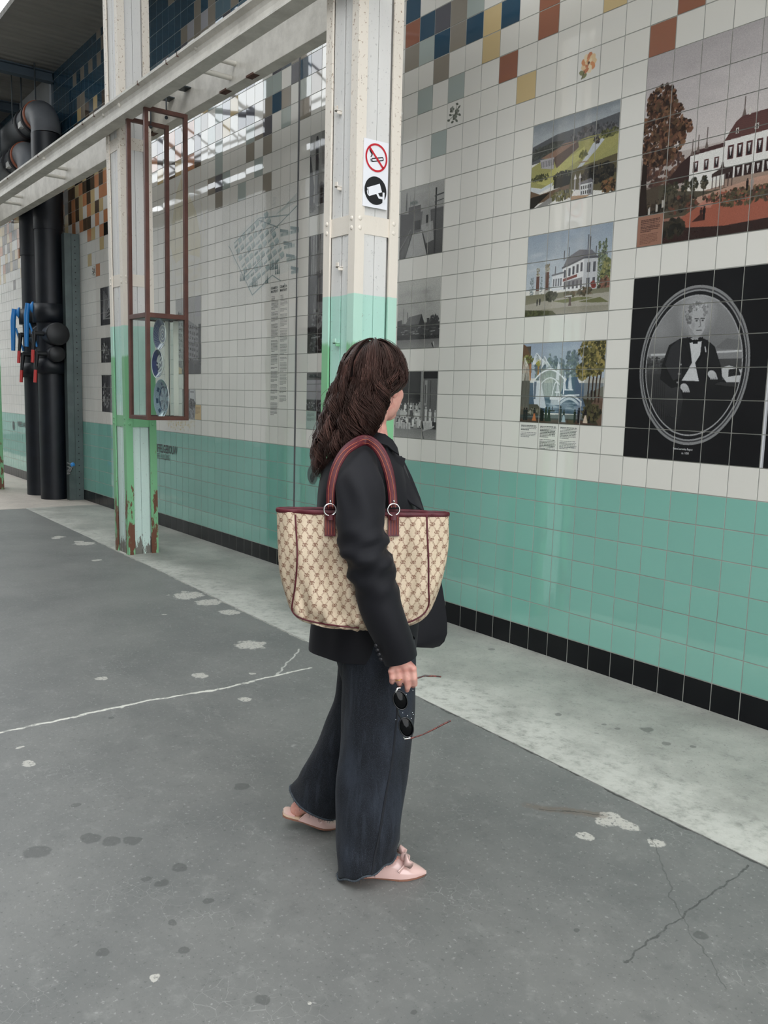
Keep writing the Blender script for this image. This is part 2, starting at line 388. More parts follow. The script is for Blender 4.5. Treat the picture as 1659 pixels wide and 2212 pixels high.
# glazed roof over the open hall: rafters, glazing bars and panes
M_BAR = mat('roof_steel', '#6a6c70', .5, .1)
ridge = (-4.7, 9.1); eaveA = (-1.0, 6.05); eaveB = (-8.35, 7.4)
mb = MB()
for i in range(0, 24):
    x = -25.5 + i * 1.5
    for (y0, z0), (y1, z1) in ((eaveA, ridge), (ridge, eaveB)):
        mb.tube([(x, y0, z0), (x, y1, z1)], 0.03 if i % 3 else .06, 4, smooth=False)
    if i % 3 == 0: mb.tube([(x, -1, 6.05), (x, -8.35, 7.2)], .05, 4, smooth=False)
for t in (0, .33, .66, 1):
    for (y0, z0), (y1, z1) in ((eaveA, ridge), (ridge, eaveB)):
        mb.tube([(-26, y0 + (y1 - y0) * t, z0 + (z1 - z0) * t), (9, y0 + (y1 - y0) * t, z0 + (z1 - z0) * t)], .045, 4, smooth=False)
struct(mb.build('ceiling_frame', M_BAR))
M_GLASS = glass_mat('window_glass', (.97, .985, .98))
M_SHADE_DECK = mat('shade_deck', '#8a8a88', .8, var=.1, vscale=1)
def slope(name, m, x0, x1, A, B, th):
    (y0, z0), (y1, z1) = A, B
    q = [(x0, y0, z0 + .06), (x1, y0, z0 + .06), (x1, y1, z1 + .06), (x0, y1, z1 + .06)]
    return struct((MB().add(q, [(0, 1, 2, 3)]) if th < .01 else MB().prism(q, (0, 0, th))).build(name, m))
slope('window_1', M_GLASS, -2, 9, eaveA, ridge, .006)
slope('window_2', M_GLASS, -3, 9, eaveB, ridge, .006)
slope('window_3', M_GLASS, -26, -12.6, eaveB, ridge, .006)
slope('window_4', M_GLASS, -26, -5.5, eaveA, ridge, .006)
slope('ceiling_shade_deck', M_SHADE_DECK, -5.5, -2, eaveA, ridge, .08)  # opaque bay added out of view to cut roof light on the wall
slope('ceiling_shade_deck', M_SHADE_DECK, -12.6, -3, eaveB, ridge, .08)  # opaque bay added out of view, limits skylight and sky reflections

# ------------------------------------------------------------------ steel columns
def column_paint():
    """old paint in three bands (cream, mint, green) with rust showing where it has flaked"""
    ms = {}
    for kind in ('angle', 'core'):
        m, nt, b = newmat('flaking_paint_' + kind); N = NT(nt); P = N.coord('Position')
        sp = N.node('ShaderNodeSeparateXYZ'); N.link(P, sp.inputs[0]); z = sp.outputs['Z']; x = sp.outputs['X']
        n1 = N.noise(P, 7, 8, .7); n2 = N.noise(N.vmath('MULTIPLY', P, (1, 1, .25)), 16, 8, .7); n3 = N.noise(P, 55, 4, .6)
        zz = N.math('ADD', z, N.math('MULTIPLY', N.math('SUBTRACT', n1, .5), .012))
        if kind == 'angle':
            c = N.mix(N.ramp(zz, 2.017, 2.023), lin('#b7dccb'), lin('#e6ddd0'))
            c = N.mix(N.ramp(N.math('ADD', zz, N.math('MULTIPLY', N.math('SUBTRACT', n2, .5), .12)), 1.77, 1.74), c, lin('#7fb98a'))
            low = N.ramp(z, 1.2, .1)
            r = N.ramp(N.math('ADD', n2, N.math('MULTIPLY', low, .19)), .665, .685)
            c = N.mix(N.math('MULTIPLY', N.ramp(n3, .60, .66), N.ramp(z, 2.2, 3.6)), c, lin('#a8927c'))
            c = N.mix(r, c, lin('#6f4634'))
        else:
            c = N.mix(N.ramp(zz, 2.017, 2.023), lin('#b3dccd'), lin('#dcdad6'))
            c = N.mix(N.ramp(N.math('ADD', zz, N.math('MULTIPLY', N.math('SUBTRACT', n1, .5), .5)), 1.45, 1.2), c, lin('#cfe3da'))
            c = N.mix(N.ramp(N.math('ADD', n2, N.math('MULTIPLY', N.ramp(z, .35, 0.), .30)), .70, .74), c, lin('#77746c'))
            c = N.mix(N.math('MULTIPLY', N.ramp(n3, .62, .70), .5), c, lin('#9b9a96'))
        N.link(c, b.inputs['Base Color']); b.inputs['Roughness'].default_value = .5
        N.bump(b, N.math('ADD', n2, N.math('MULTIPLY', n3, .5)), .22, .006); ms[kind] = m
    return ms
PAINT = column_paint()
M_RUST = mat('dark_rust', '#54382c', .8, var=.3, vscale=30, bump=.3)
def column(x0, x1, y0, y1, top, shear, battens, label, detail=True, clips=()):
    """x at height z is shifted by shear(z): the old columns lean a little"""
    root = empty('steel_column', ((x0 + x1) / 2, (y0 + y1) / 2, 0), label, 'column', 'riveted steel columns along the tiled wall')
    def fin(mb, name, m, par=root):
        mb.v = [(v[0] + shear(v[2]), v[1], v[2]) for v in mb.v]; return mb.build(name, m, par)
    zs = [0, .6, 1.2, 1.8, 2.4, 3.0, top]
    fl, th = .062, .012
    for sx, sy in ((0, 0), (1, 0), (0, 1), (1, 1)):
        X = x1 if sx else x0; Y = y1 if sy else y0; dx = -1 if sx else 1; dy = -1 if sy else 1
        pr = [(X, Y), (X + dx * fl, Y), (X + dx * fl, Y + dy * th), (X + dx * th, Y + dy * th), (X + dx * th, Y + dy * fl), (X, Y + dy * fl)]
        mb = MB(); P = [[(px, py, z) for px, py in pr] for z in zs]
        for i in range(len(zs) - 1):
            n = len(mb.v); mb.add(P[i] + P[i + 1], [(j, (j + 1) % 6, 6 + (j + 1) % 6, 6 + j) for j in range(6)])
        mb.add(P[-1], [(0, 1, 2, 3), (0, 3, 4, 5)])
        fin(mb, 'corner_angle', PAINT['angle'])
    # infill boards, standing just inside the angles with a shadow gap on one side
    mb = MB(); g = .016
    mb.box((x0 + .05, y0 + .05, 0), (x1 - .05, y1 - .05, top))
    for k in range(2):                      # boards of the two visible faces (and their backs)
        w = (x1 - x0 - .10) / 2; a = x0 + .062 + k * w
        for Y, s in ((y0 + g, 1), (y1 - g, -1)): mb.box((a + .001, Y, 0), (a + w - .002 - .010 * (k == 0), Y + s * .045, top - .001 * k), .0015)
        w = (y1 - y0 - .10) / 2; a = y0 + .045 + k * w
        for X, s in ((x1 - g, -1), (x0 + g, 1)): mb.box((X, a + .001, 0), (X + s * .045, a + w - .002 - .014 * (k == 1), top - .001 * k), .0015)
    fin(mb, 'infill', PAINT['core'])
    for zb in battens:
        mb = MB(); e = .006
        mb.box((x0 + .02, y0 + .0105, zb), (x1 - .02, y0 + .02, zb + .10)); mb.box((x0 + .02, y1 - .0105, zb), (x1 - .02, y1 - .02, zb + .10))
        mb.box((x1 - .0105, y0 + .02, zb), (x1 - .02, y1 - .02, zb + .10)); mb.box((x0 + .0105, y0 + .02, zb), (x0 + .02, y1 - .02, zb + .10))
        b = fin(mb, 'batten_plate', PAINT['angle'])
        for zz in (zb + .026, zb + .076):
            for px, py, ax in ((x1, y0 + .033, 'x'), (x1, y1 - .033, 'x'), (x0 + .033, y0, 'y'), (x1 - .033, y0, 'y')):
                r = (.006, .0125, .0125) if ax == 'x' else (.0125, .006, .0125)
                fin(MB().ball((px, py, zz), r, 12, 8), 'rivet', PAINT['angle'], b)
    for px, py in clips:
        p = onY(px, py, y0 + .012)
        mb = MB().box((p.x - .012, p.y - .03, p.z - .016), (p.x + .012, p.y + .004, p.z - .008), .002).box((p.x - .012, p.y - .03, p.z - .016), (p.x + .012, p.y - .022, p.z + .012), .002).box((p.x + .006, p.y - .026, p.z - .03), (p.x + .012, p.y + .004, p.z - .01), .002)
        mb.build('cable_clip', PAINT['angle'], root)
    return root
col_near = column(-1.448, -1.135, -.94, -.642, 5.63, lambda z: .004 * (1 - z), [2.345, 1.15], 'nearer cream and mint steel column behind the walking person, with safety sign',
                  clips=((735, 236), (735, 400), (737, 573), (731, 737)))
col_mid = column(-4.94, -4.61, -.94, -.66, 5.63, lambda z: .045 - .026 * z, [3.50, 2.36, 1.14], 'steel column with peeling green base beside the hanging display case')
col_far = column(-10.62, -10.31, -.94, -.62, 5.63, lambda z: 0, [2.4, 1.15], 'steel column cut by the left edge of the photo, beyond the dark pipes')

# warning sign on the nearer column
def sign():
    X = -1.134; tl, tr, bl, br = [onX(*p, X) for p in ((787, 296), (840, 311), (783, 443), (836, 455))]
    y0, y1 = (tl.y + bl.y) / 2, (tr.y + br.y) / 2; z0, z1 = (bl.z + br.z) / 2, (tl.z + tr.z) / 2
    root = empty('safety_sign', (X, (y0 + y1) / 2, z0), 'white no smoking and camera surveillance sign on the nearer column', 'sign')
    MB().box((X - .004, y0, z0), (X, y1, z1)).build('board', mat('white_sign_plastic', '#f0f0f4', .35), root)
    w = y1 - y0; cy = (y0 + y1) / 2; R = w * .445
    def P(u, v, c, d=.0012): return (X + d, cy + u * R, c + v * R)      # unit circle coordinates
    def disc(name, pts, m, par, c, d): return MB().prism([P(u, v, c, d) for u, v in pts], (-.0008, 0, 0)).build(name, m, par)
    red = mat('sign_red', '#c4202e', .4); blk = mat('sign_black', '#101216', .4); wh = MATS['white_sign_plastic']
    c1 = z1 - R * 1.22; c2 = z0 + R * 1.22
    mb = MB(); n = 56
    ring = [[P(math.cos(a) * r, math.sin(a) * r, c1, .003) for r in (1., .86)] for a in [2 * PI * i / n for i in range(n)]]
    mb.grid(ring, False, False, True)
    a = math.radians(135); ux, uy = math.cos(a), math.sin(a)
    mb.add([P(ux * .9 + uy * .075, uy * .9 - ux * .075, c1, .003), P(ux * .9 - uy * .075, uy * .9 + ux * .075, c1, .003), P(-ux * .9 - uy * .075, -uy * .9 + ux * .075, c1, .003), P(-ux * .9 + uy * .075, -uy * .9 - ux * .075, c1, .003)], [(0, 1, 2, 3)])
    mb.build('prohibition_ring', red, root)
    mb = MB(); ca, sa = math.cos(math.radians(14)), math.sin(math.radians(14))
    def q(u, v): return (u * ca - v * sa + .02, u * sa + v * ca - .12)
    def line(pts, t):
        for (u0, v0), (u1, v1) in zip(pts[:-1], pts[1:]):
            L = math.hypot(u1 - u0, v1 - v0) or 1; nx, ny = -(v1 - v0) / L * t, (u1 - u0) / L * t
            mb.add([P(u0 + nx, v0 + ny, c1, .0018), P(u0 - nx, v0 - ny, c1, .0018), P(u1 - nx, v1 - ny, c1, .0018), P(u1 + nx, v1 + ny, c1, .0018)], [(0, 1, 2, 3)])
    line([q(-.42, -.10), q(.62, -.10), q(.62, .10), q(-.42, .10), q(-.42, -.10)], .035)
    line([q(-.52, -.10), q(-.52, .10)], .03)
    for s in (0, .13): line([(-.52 + s * .4 + .10 * math.sin(t * 5), -.02 + t * .52 + s * .2) for t in [i / 9 for i in range(10)]], .026)
    mb.build('cigarette_symbol', blk, root)
    disc('camera_disc', [(math.cos(a), math.sin(a)) for a in [2 * PI * i / 48 for i in range(48)]], blk, root, c2, .002)
    mb = MB()
    def poly(pts): mb.add([P(u, v, c2, .003) for u, v in pts], [tuple(range(len(pts)))])
    poly([(-.80, .10), (.36, .55), (.58, -.02), (-.58, -.47)]); poly([(-.80, -.14), (-.70, .1), (-.58, -.47), (-.74, -.36)])
    poly([(.05, -.22), (.22, -.15), (.38, -.36), (.66, -.34), (.66, -.52), (.30, -.52)]); poly([(.64, -.02), (.82, -.02), (.82, -.76), (.64, -.76)])
    mb.build('camera_symbol', wh, root)
sign()

# ------------------------------------------------------------------ overhead rails along both sides of the columns
M_CREAM = mat('cream_beam_paint', '#cfcac0', .5, var=.1, vscale=5, bump=.15, bscale=40)
def beam_mat():
    m, nt, b = newmat('weathered_cream_paint'); N = NT(nt); P = N.coord('Position')
    n1 = N.noise(P, 5, 8, .7); n2 = N.noise(N.vmath('MULTIPLY', P, (.5, 1, 1)), 14, 8, .75)
    c = N.mix(N.ramp(n1, .35, .7), lin('#d3cec4'), lin('#b9b4aa'))
    c = N.mix(N.ramp(n2, .69, .73), c, lin('#5c4a40'))
    N.link(c, b.inputs['Base Color']); b.inputs['Roughness'].default_value = .5; N.bump(b, N.math('ADD', n1, n2), .25, .006); return m
M_BEAM = beam_mat()
XA, XB = -13.5, 3.0
yF0, yF1, zF0, zF1 = -1.062, -.952, 3.645, 3.815
rail = empty('overhead_rail', ((XA + XB) / 2, -1.0, zF0), 'front cream steel rail with grooved side, passing before the columns', 'beam')
prof = [(yF0, zF1), (yF1, zF1), (yF1, zF1 - .016), (-.985, zF1 - .03), (-.985, zF0 + .035), (yF1, zF0 + .014), (yF1, zF0), (yF0, zF0), (yF0, zF0 + .012), (-1.03, zF0 + .04), (-1.022, zF0 + .075), (-1.022, zF1 - .065), (-1.03, zF1 - .04), (yF0, zF1 - .02)]
MB().prism([(XA, y, z) for y, z in prof], (XB - XA, 0, 0)).build('rail_section', M_BEAM, rail)
mb = MB()
for px, py in ((423, 103), (257, 227), (223, 248), (95, 342)):
    p = onY(px, py, -1.03); MB().ball((p.x, -1.028, p.z), (.018, .014, .018), 12, 8).build('rivet', M_BEAM, rail)
for px, py in ((385, 58), (362, 136), (300, 178), (205, 245), (180, 262), (84, 349), (18, 393)):
    p = onY(px, py, -1.05); MB().box((p.x - .004, yF0 - .002, zF1 - .03), (p.x + .003, -1.03, zF1 + .001)).build('joint_mark', M_RUST, rail)
yB0, yB1, zB0, zB1 = -.615, -.515, 3.70, 3.925
back = empty('overhead_beam', ((XA + XB) / 2, (yB0 + yB1) / 2, zB0), 'rear pale box beam running behind the columns beneath the blue tiles', 'beam')
MB().box((XA, yB0, zB0), (XB, yB1, zB1), .004).build('box_section', M_BEAM, back)
for px, py in ((540, 205), (482, 193), (325, 228)):
    p = onY(px, py, yB0); MB().box((p.x - .06, yB0 - .002, zB0 - .002), (p.x + .05, yB0 + .05, zB0 + .012)).build('rust_patch', M_RUST, back)
for px, py in ((500, 135), (140, 368), (45, 430), (-60, 500)):
    p = onY(px, py, -.62)
    for dz, dx in ((.05, .05), (-.03, -.02)):
        t = MB().tube([(p.x + dx, yF1 - .02, 3.79 + dz), (p.x + dx, yB0 + .004, 3.79 + dz)], .019, 10).build('tie_bar', M_CREAM, back)

# ------------------------------------------------------------------ hanging display case
M_CORTEN = mat('brown_painted_steel', '#5b3a31', .5, .1, var=.15, vscale=10)
CX0, CX1, CY0, CY1, CZ0, CZM, CZ1 = -4.355, -3.95, -1.0, -.64, 1.225, 2.085, 3.66
case = empty('display_case', ((CX0 + CX1) / 2, (CY0 + CY1) / 2, CZ0), 'brown steel framed glass display case hanging beside the peeling column', 'display case')
t = .032
for x in (CX0, CX1 - t):
    for y in (CY0, CY1 - t): MB().box((x, y, CZ0), (x + t, y + t, CZ1), .002).build('post', M_CORTEN, case)
def ringbars(name, z, h, sides=(0, 1, 2, 3)):
    bars = [((CX0 + t, CY0, z), (CX1 - t, CY0 + t, z + h)), ((CX0 + t, CY1 - t, z), (CX1 - t, CY1, z + h)), ((CX0, CY0 + t, z), (CX0 + t, CY1 - t, z + h)), ((CX1 - t, CY0 + t, z), (CX1, CY1 - t, z + h))]
    for i in sides: MB().box(*bars[i], .002).build(name, M_CORTEN, case)
ringbars('bottom_rail', CZ0, t); ringbars('middle_rail', CZM - .038, .038); ringbars('top_rail', CZ1 - t, t, (2, 3))
M_DKSTEEL = mat('dark_grey_steel', '#3c4246', .4, .3)
MB().box((CX0 + .01, CY0 + .01, CZ0 + .010), (CX1 - .01, CY1 - .01, CZ0 + .018)).build('base_plate', M_DKSTEEL, case)
MB().box((CX0 + .01, CY0 + .01, CZM - .028), (CX1 - .01, CY1 - .01, CZM - .020)).build('lid', M_DKSTEEL, case)
M_CGLASS = glass_mat('case_glass', (.95, .975, .965), .05)
for a, b2 in (((CX0 + t, CY0 + .014, CZ0 + t), (CX1 - t, CY0 + .019, CZM - .038)), ((CX1 - .019, CY0 + t, CZ0 + t), (CX1 - .014, CY1 - t, CZM - .038)), ((CX0 + .014, CY0 + t, CZ0 + t), (CX0 + .019, CY1 - t, CZM - .038)), ((CX0 + t, CY1 - .019, CZ0 + t), (CX1 - t, CY1 - .014, CZM - .038))):
    MB().box(a, b2).build('glass_pane', M_CGLASS, case)
for x in (CX0 + .035, CX1 - .05):
    MB().tube([(x, -.80, CZ1 - .02), (x, -.80, 3.87)], .006, 8).build('hanger_rod', M_DKSTEEL, case)
    MB().box((x - .06, yF1 - .02, 3.865), (x + .06, yB0 + .03, 3.873)).build('hanger_plate', M_DKSTEEL, case)
    MB().ball((x, -.80, CZ1 - t - .012), .014, 10, 6).build('hanger_nut', M_DKSTEEL, case)
MB().box((-4.21, -.735, CZ0 + t), (-4.205, -.69, CZM - .04)).build('back_strip', mat('white_acrylic', '#d6d3c8', .4), case)
MB().box((-4.12, -.70, CZ0 + t), (-4.115, -.655, CZM - .04)).build('back_strip', MATS['white_acrylic'], case)
MB().tube([(-4.16, -.72, CZ0 + .02), (-4.16, -.72, CZM - .03)], .004, 8).build('plate_rod', M_DKSTEEL, case)

# three plates on the rod, facing the hall: drawn ring by ring so the glaze pattern is part of the mesh
M_PLATE = attr_mat('blue_and_white_glaze', .12, .5, .3)
def plate(px, py, R, depth, fn, label, tilt=0.):
    Yc = -.80; p = onY(px, py, Yc); c = Vector((p.x, Yc, p.z))
    na, nr = 96, 40; V = []; Fq = []; C = []
    def prof(s):      # depth profile of the front
        return depth * (max(0, (s - .55) / .45) ** 1.4) if s > .55 else 0
    for side in (0, 1):
        b0 = len(V)
        for i in range(nr + 1):
            s = i / nr
            for j in range(na):
                a = 2 * PI * j / na
                y = -prof(s) + (.006 if side else 0) * (1 if s < .97 else .5)
                V.append((c.x + R * s * math.cos(a), c.y + y, c.z + R * s * math.sin(a)))
        for i in range(nr):
            for j in range(na):
                q = (b0 + i * na + j, b0 + i * na + (j + 1) % na, b0 + (i + 1) * na + (j + 1) % na, b0 + (i + 1) * na + j)
                Fq.append(q if not side else q[::-1])
                C.append((.75, .76, .74) if side else fn((i + .5) / nr, 2 * PI * (j + .5) / na))
    n1 = (nr + 1) * na
    for j in range(na):
        Fq.append((nr * na + j, nr * na + (j + 1) % na, n1 + nr * na + (j + 1) % na, n1 + nr * na + j)); C.append((.75, .76, .74))
    me = fast_mesh('plate', V, Fq, np.array(C), True)
    o = link_mesh('plate', me, M_PLATE)
    tag(o, label, 'plate', 'plates in the display case')
W_, B_, D_ = lin('#cfd2d0'), lin('#2c3f78'), lin('#16234f')
def mixc(a, b, f): return tuple(x + (y - x) * f for x, y in zip(a, b))
def f1(s, a):
    if s < .14: return B_ if s < .08 else W_
    if s < .30: return mixc(B_, D_, .5)
    if s < .34: return W_
    if s < .52: return mixc(B_, W_, .15 + .25 * (math.sin(a * 24) > 0))
    if s < .60: return W_
    return mixc(B_, W_, .12 + .22 * (math.sin(a * 30 + s * 40) > .2)) if s < .95 else mixc(B_, W_, .4)
def f2(s, a):
    x, y = s * math.cos(a), s * math.sin(a)
    if s > .95: return W_
    if s > .66: return mixc(D_, B_, .3 + .4 * (math.sin(a * 44) > .4))
    k = math.sin(x * 9 + 2 * math.sin(y * 8)) * math.cos(y * 10 - x * 4)
    if math.hypot(x - .3, y + .02) < .2: return D_
    if y < -.1 and x < .1 and k < .35: return D_
    return W_ if k > -.25 else D_
def f3(s, a):
    g = lin('#8fa3ad'); d = lin('#2a4560')
    if s < .12: return mixc(g, d, .6 * (math.sin(a * 6) > 0))
    if s < .16: return d
    if s < .24: return mixc(g, d, .5)
    if s < .60: return d if abs(math.sin(a * 3)) > .72 + .25 * abs(s - .42) else mixc(g, d, .35 * (math.sin(a * 20) * math.sin(s * 50) > 0))
    if s < .66: return d
    if s < .92: return d if abs(math.sin(a * 4 + 1)) > .8 and .7 < s < .86 else mixc(g, d, .3 * (math.sin(a * 36) * math.sin(s * 60) > 0))
    return g
plate(351, 722, .128, .03, f1, 'top blue plate with pale centre ring inside the display case')
plate(347, 786, .120, .035, f2, 'middle plate with dark blue rim and white figures inside the display case')
plate(355, 861, .160, .03, f3, 'bottom grey blue flower patterned plate inside the display case')

# ------------------------------------------------------------------ dark pipes by the wall
M_PIPE = mat('black_pipe_jacket', '#12161d', .42, 0, .4, var=.25, vscale=5)
M_PIPEG = mat('dusty_grey_pipe', '#595c60', .5, 0, .4, var=.2, vscale=2.5, bump=.1)
M_BAND = mat('rust_orange_band', '#8c4a2c', .6); M_CLAMP = mat('clamp_rubber', '#222326', .5)
M_BLUE = mat('blue_lever_plastic', '#2b7fc4', .35); M_REDG = mat('red_grip', '#c23a37', .4); M_BLK = mat('black_plastic', '#15171a', .45)
def pipe(x, y, r, ztop, zs, zc, label, xr, mirrored=False):
    """zs: bottom of the thick sleeve; zc: (upper collar top, bottom, lower collar top, bottom)"""
    root = empty('heating_pipe', (x, y, 0), label, 'pipe')
    MB().cyl((x, y, 0), (x, y, zs + .05), r, 40).build('riser', M_PIPE, root)
    R = .30; pts = [(x, y, zs), (x, y, ztop - R - r)] + [(x - R + R * math.cos(a), y, ztop - R - r + R * math.sin(a)) for a in [PI / 2 * i / 10 for i in range(1, 11)]]
    MB().tube(pts[:2], r * 1.06, 40).build('sleeve', M_PIPE, root)
    MB().tube(pts[1:], r * 1.02, 40, False, up=(0, 1, 0)).build('elbow', M_PIPEG, root)
    zh = ztop - r; xe = x - R
    MB().cyl((xe + .002, y, zh), (xe - .05, y, zh), r * 1.10, 40).build('band', M_BAND, root)
    MB().cyl((xe - .05, y, zh), (-12.45, y, zh), r, 40).build('horizontal_run', M_PIPEG, root)
    for k in (.12, .42): MB().cyl((xe - k, y, zh), (xe - k - .05, y, zh), r * 1.12, 40).build('clamp', M_CLAMP, root)
    MB().box((xe - .33, y - r * 1.02, zh - .12), (xe - .2, y - r * .5, zh - .05)).build('paper_label', mat('paper_label', '#c9c9c6', .6), root)
    MB().tube([(xe - .145, y, zh + r), (xe - .145, y, 5.63)], .010, 8).build('hanger_rod', M_DKSTEEL, root)
    MB().tube([(xe - .6, y - r, zh), (xe - .6, y - r, 5.63)], .007, 8).build('hanger_rod', M_DKSTEEL, root)
    for a, b2 in ((zc[1], zc[0]), (zc[3], zc[2])): MB().lathe([(r, 0), (r * 1.25, 0), (r * 1.27, (b2 - a) * .5), (r * 1.25, b2 - a), (r, b2 - a)], (x, y, a), n=40).build('collar', M_PIPE, root)
    hdir = Vector((1, -.05, 0)).normalized()
    for zz, rr, ln in ((zc[1] - .15, .145, .36), (zc[1] - .40, .105, .30)):
        a = Vector((x, y, zz)); e = a + hdir * ln
        st = MB().cyl(a, e, rr, 32).build('valve_stub', M_PIPE, root)
        MB().lathe([(0, .012), (rr * .9, .012), (rr * 1.0, 0), (rr * 1.0, -.02)], e, (e - a).normalized(), 32).build('end_cap', M_BLK, st)
        s = hdir.cross(Vector((0, 0, 1))); s = s if s.y < 0 else -s
        q = a + hdir * ln * .62 + s * rr * .8; h = q + s * .14
        lv = MB().tube([q, h], .03, 12).tube([h + Vector((0, 0, .02)), h + Vector((0, 0, -.05)), h + s * .02 + Vector((0, 0, -.22))], [.03, .026, .017], 10).build('lever', M_BLK, root)
        MB().tube([h + s * .02 + Vector((0, 0, -.21)), h + s * .03 + Vector((0, 0, -.37))], .021, 10).build('grip', M_REDG, lv)
    s = Vector((-.36, -.93, 0))
    q = Vector((x, y, zc[0] - .11)) + s * r * 1.2; h = q + s * .16
    q = q - s * .06 + Vector((.03, 0, .06)); h = q + s * .13; lv = MB().tube([q, q + s * .05], .028, 12).build('spindle', M_BLK, root)
    MB().lathe([(0, .0), (.075, 0), (.075, .02), (.03, .05), (0, .05)], q + s * .06, s, 20).tube([h + Vector((0, 0, .05)), h + s * .02 + Vector((0, 0, -.10)), h + s * .03 + Vector((0, 0, -.50))], [.032, .034, .026], 10).tube([h - s * .01 + Vector((0, 0, -.2)), h - s * .09 + Vector((.03, 0, -.50))], .014, 8).build('blue_lever', M_BLUE, root)
pipe(-8.97, -.30, .175, 5.12, 3.47, (2.54, 2.30, 1.84, 1.65), 'right hand dark riser pipe of the pair, thick and in front', 0)
pipe(-9.52, -.33, .175, 4.72, 3.2, (2.50, 2.30, 1.79, 1.6), 'left hand dark riser pipe of the pair, partly hidden behind its neighbour', 0)
# perforated strut and cables beside the pipes
st = empty('perforated_strut', (-8.83, -.1, 0), 'tall grey perforated steel strut between the pipes and the tiles', 'strut')
M_STRUT = mat('grey_green_steel', '#5d6867', .4, .4, var=.1)
MB().box((-8.78, -.20, 0), (-8.66, -.01, 3.42)).build('channel', M_STRUT, st)
MB().box((-8.66, -.115, 0), (-8.648, -.02, 3.42)).build('cover_strip', M_STRUT, st)
for i in range(42): MB().lathe([(0, 0), (.008, 0)], (-8.6475, -.072, .06 + i * .08), (1, 0, 0), 8, False).build('slot', M_BLK, st)
cb = empty('cable_loops', (-8.7, -.25, .2), 'loose grey cable loops with a blue end at the foot of the strut', 'cable')
for i in range(4): MB().tube([onY(146 + (1 - abs(u)) * (13 - i * 2), 1008 + i * 5 + 8 * u - 3 * i * u, -.24) for u in [j / 8 - 1 for j in range(17)]], .009, 8).build('cable', mat('grey_cable', '#6a6d6c', .5), cb)
MB().ball(onY(157, 1004, -.24), .03, 10, 6).build('blue_plug', M_BLUE, cb)

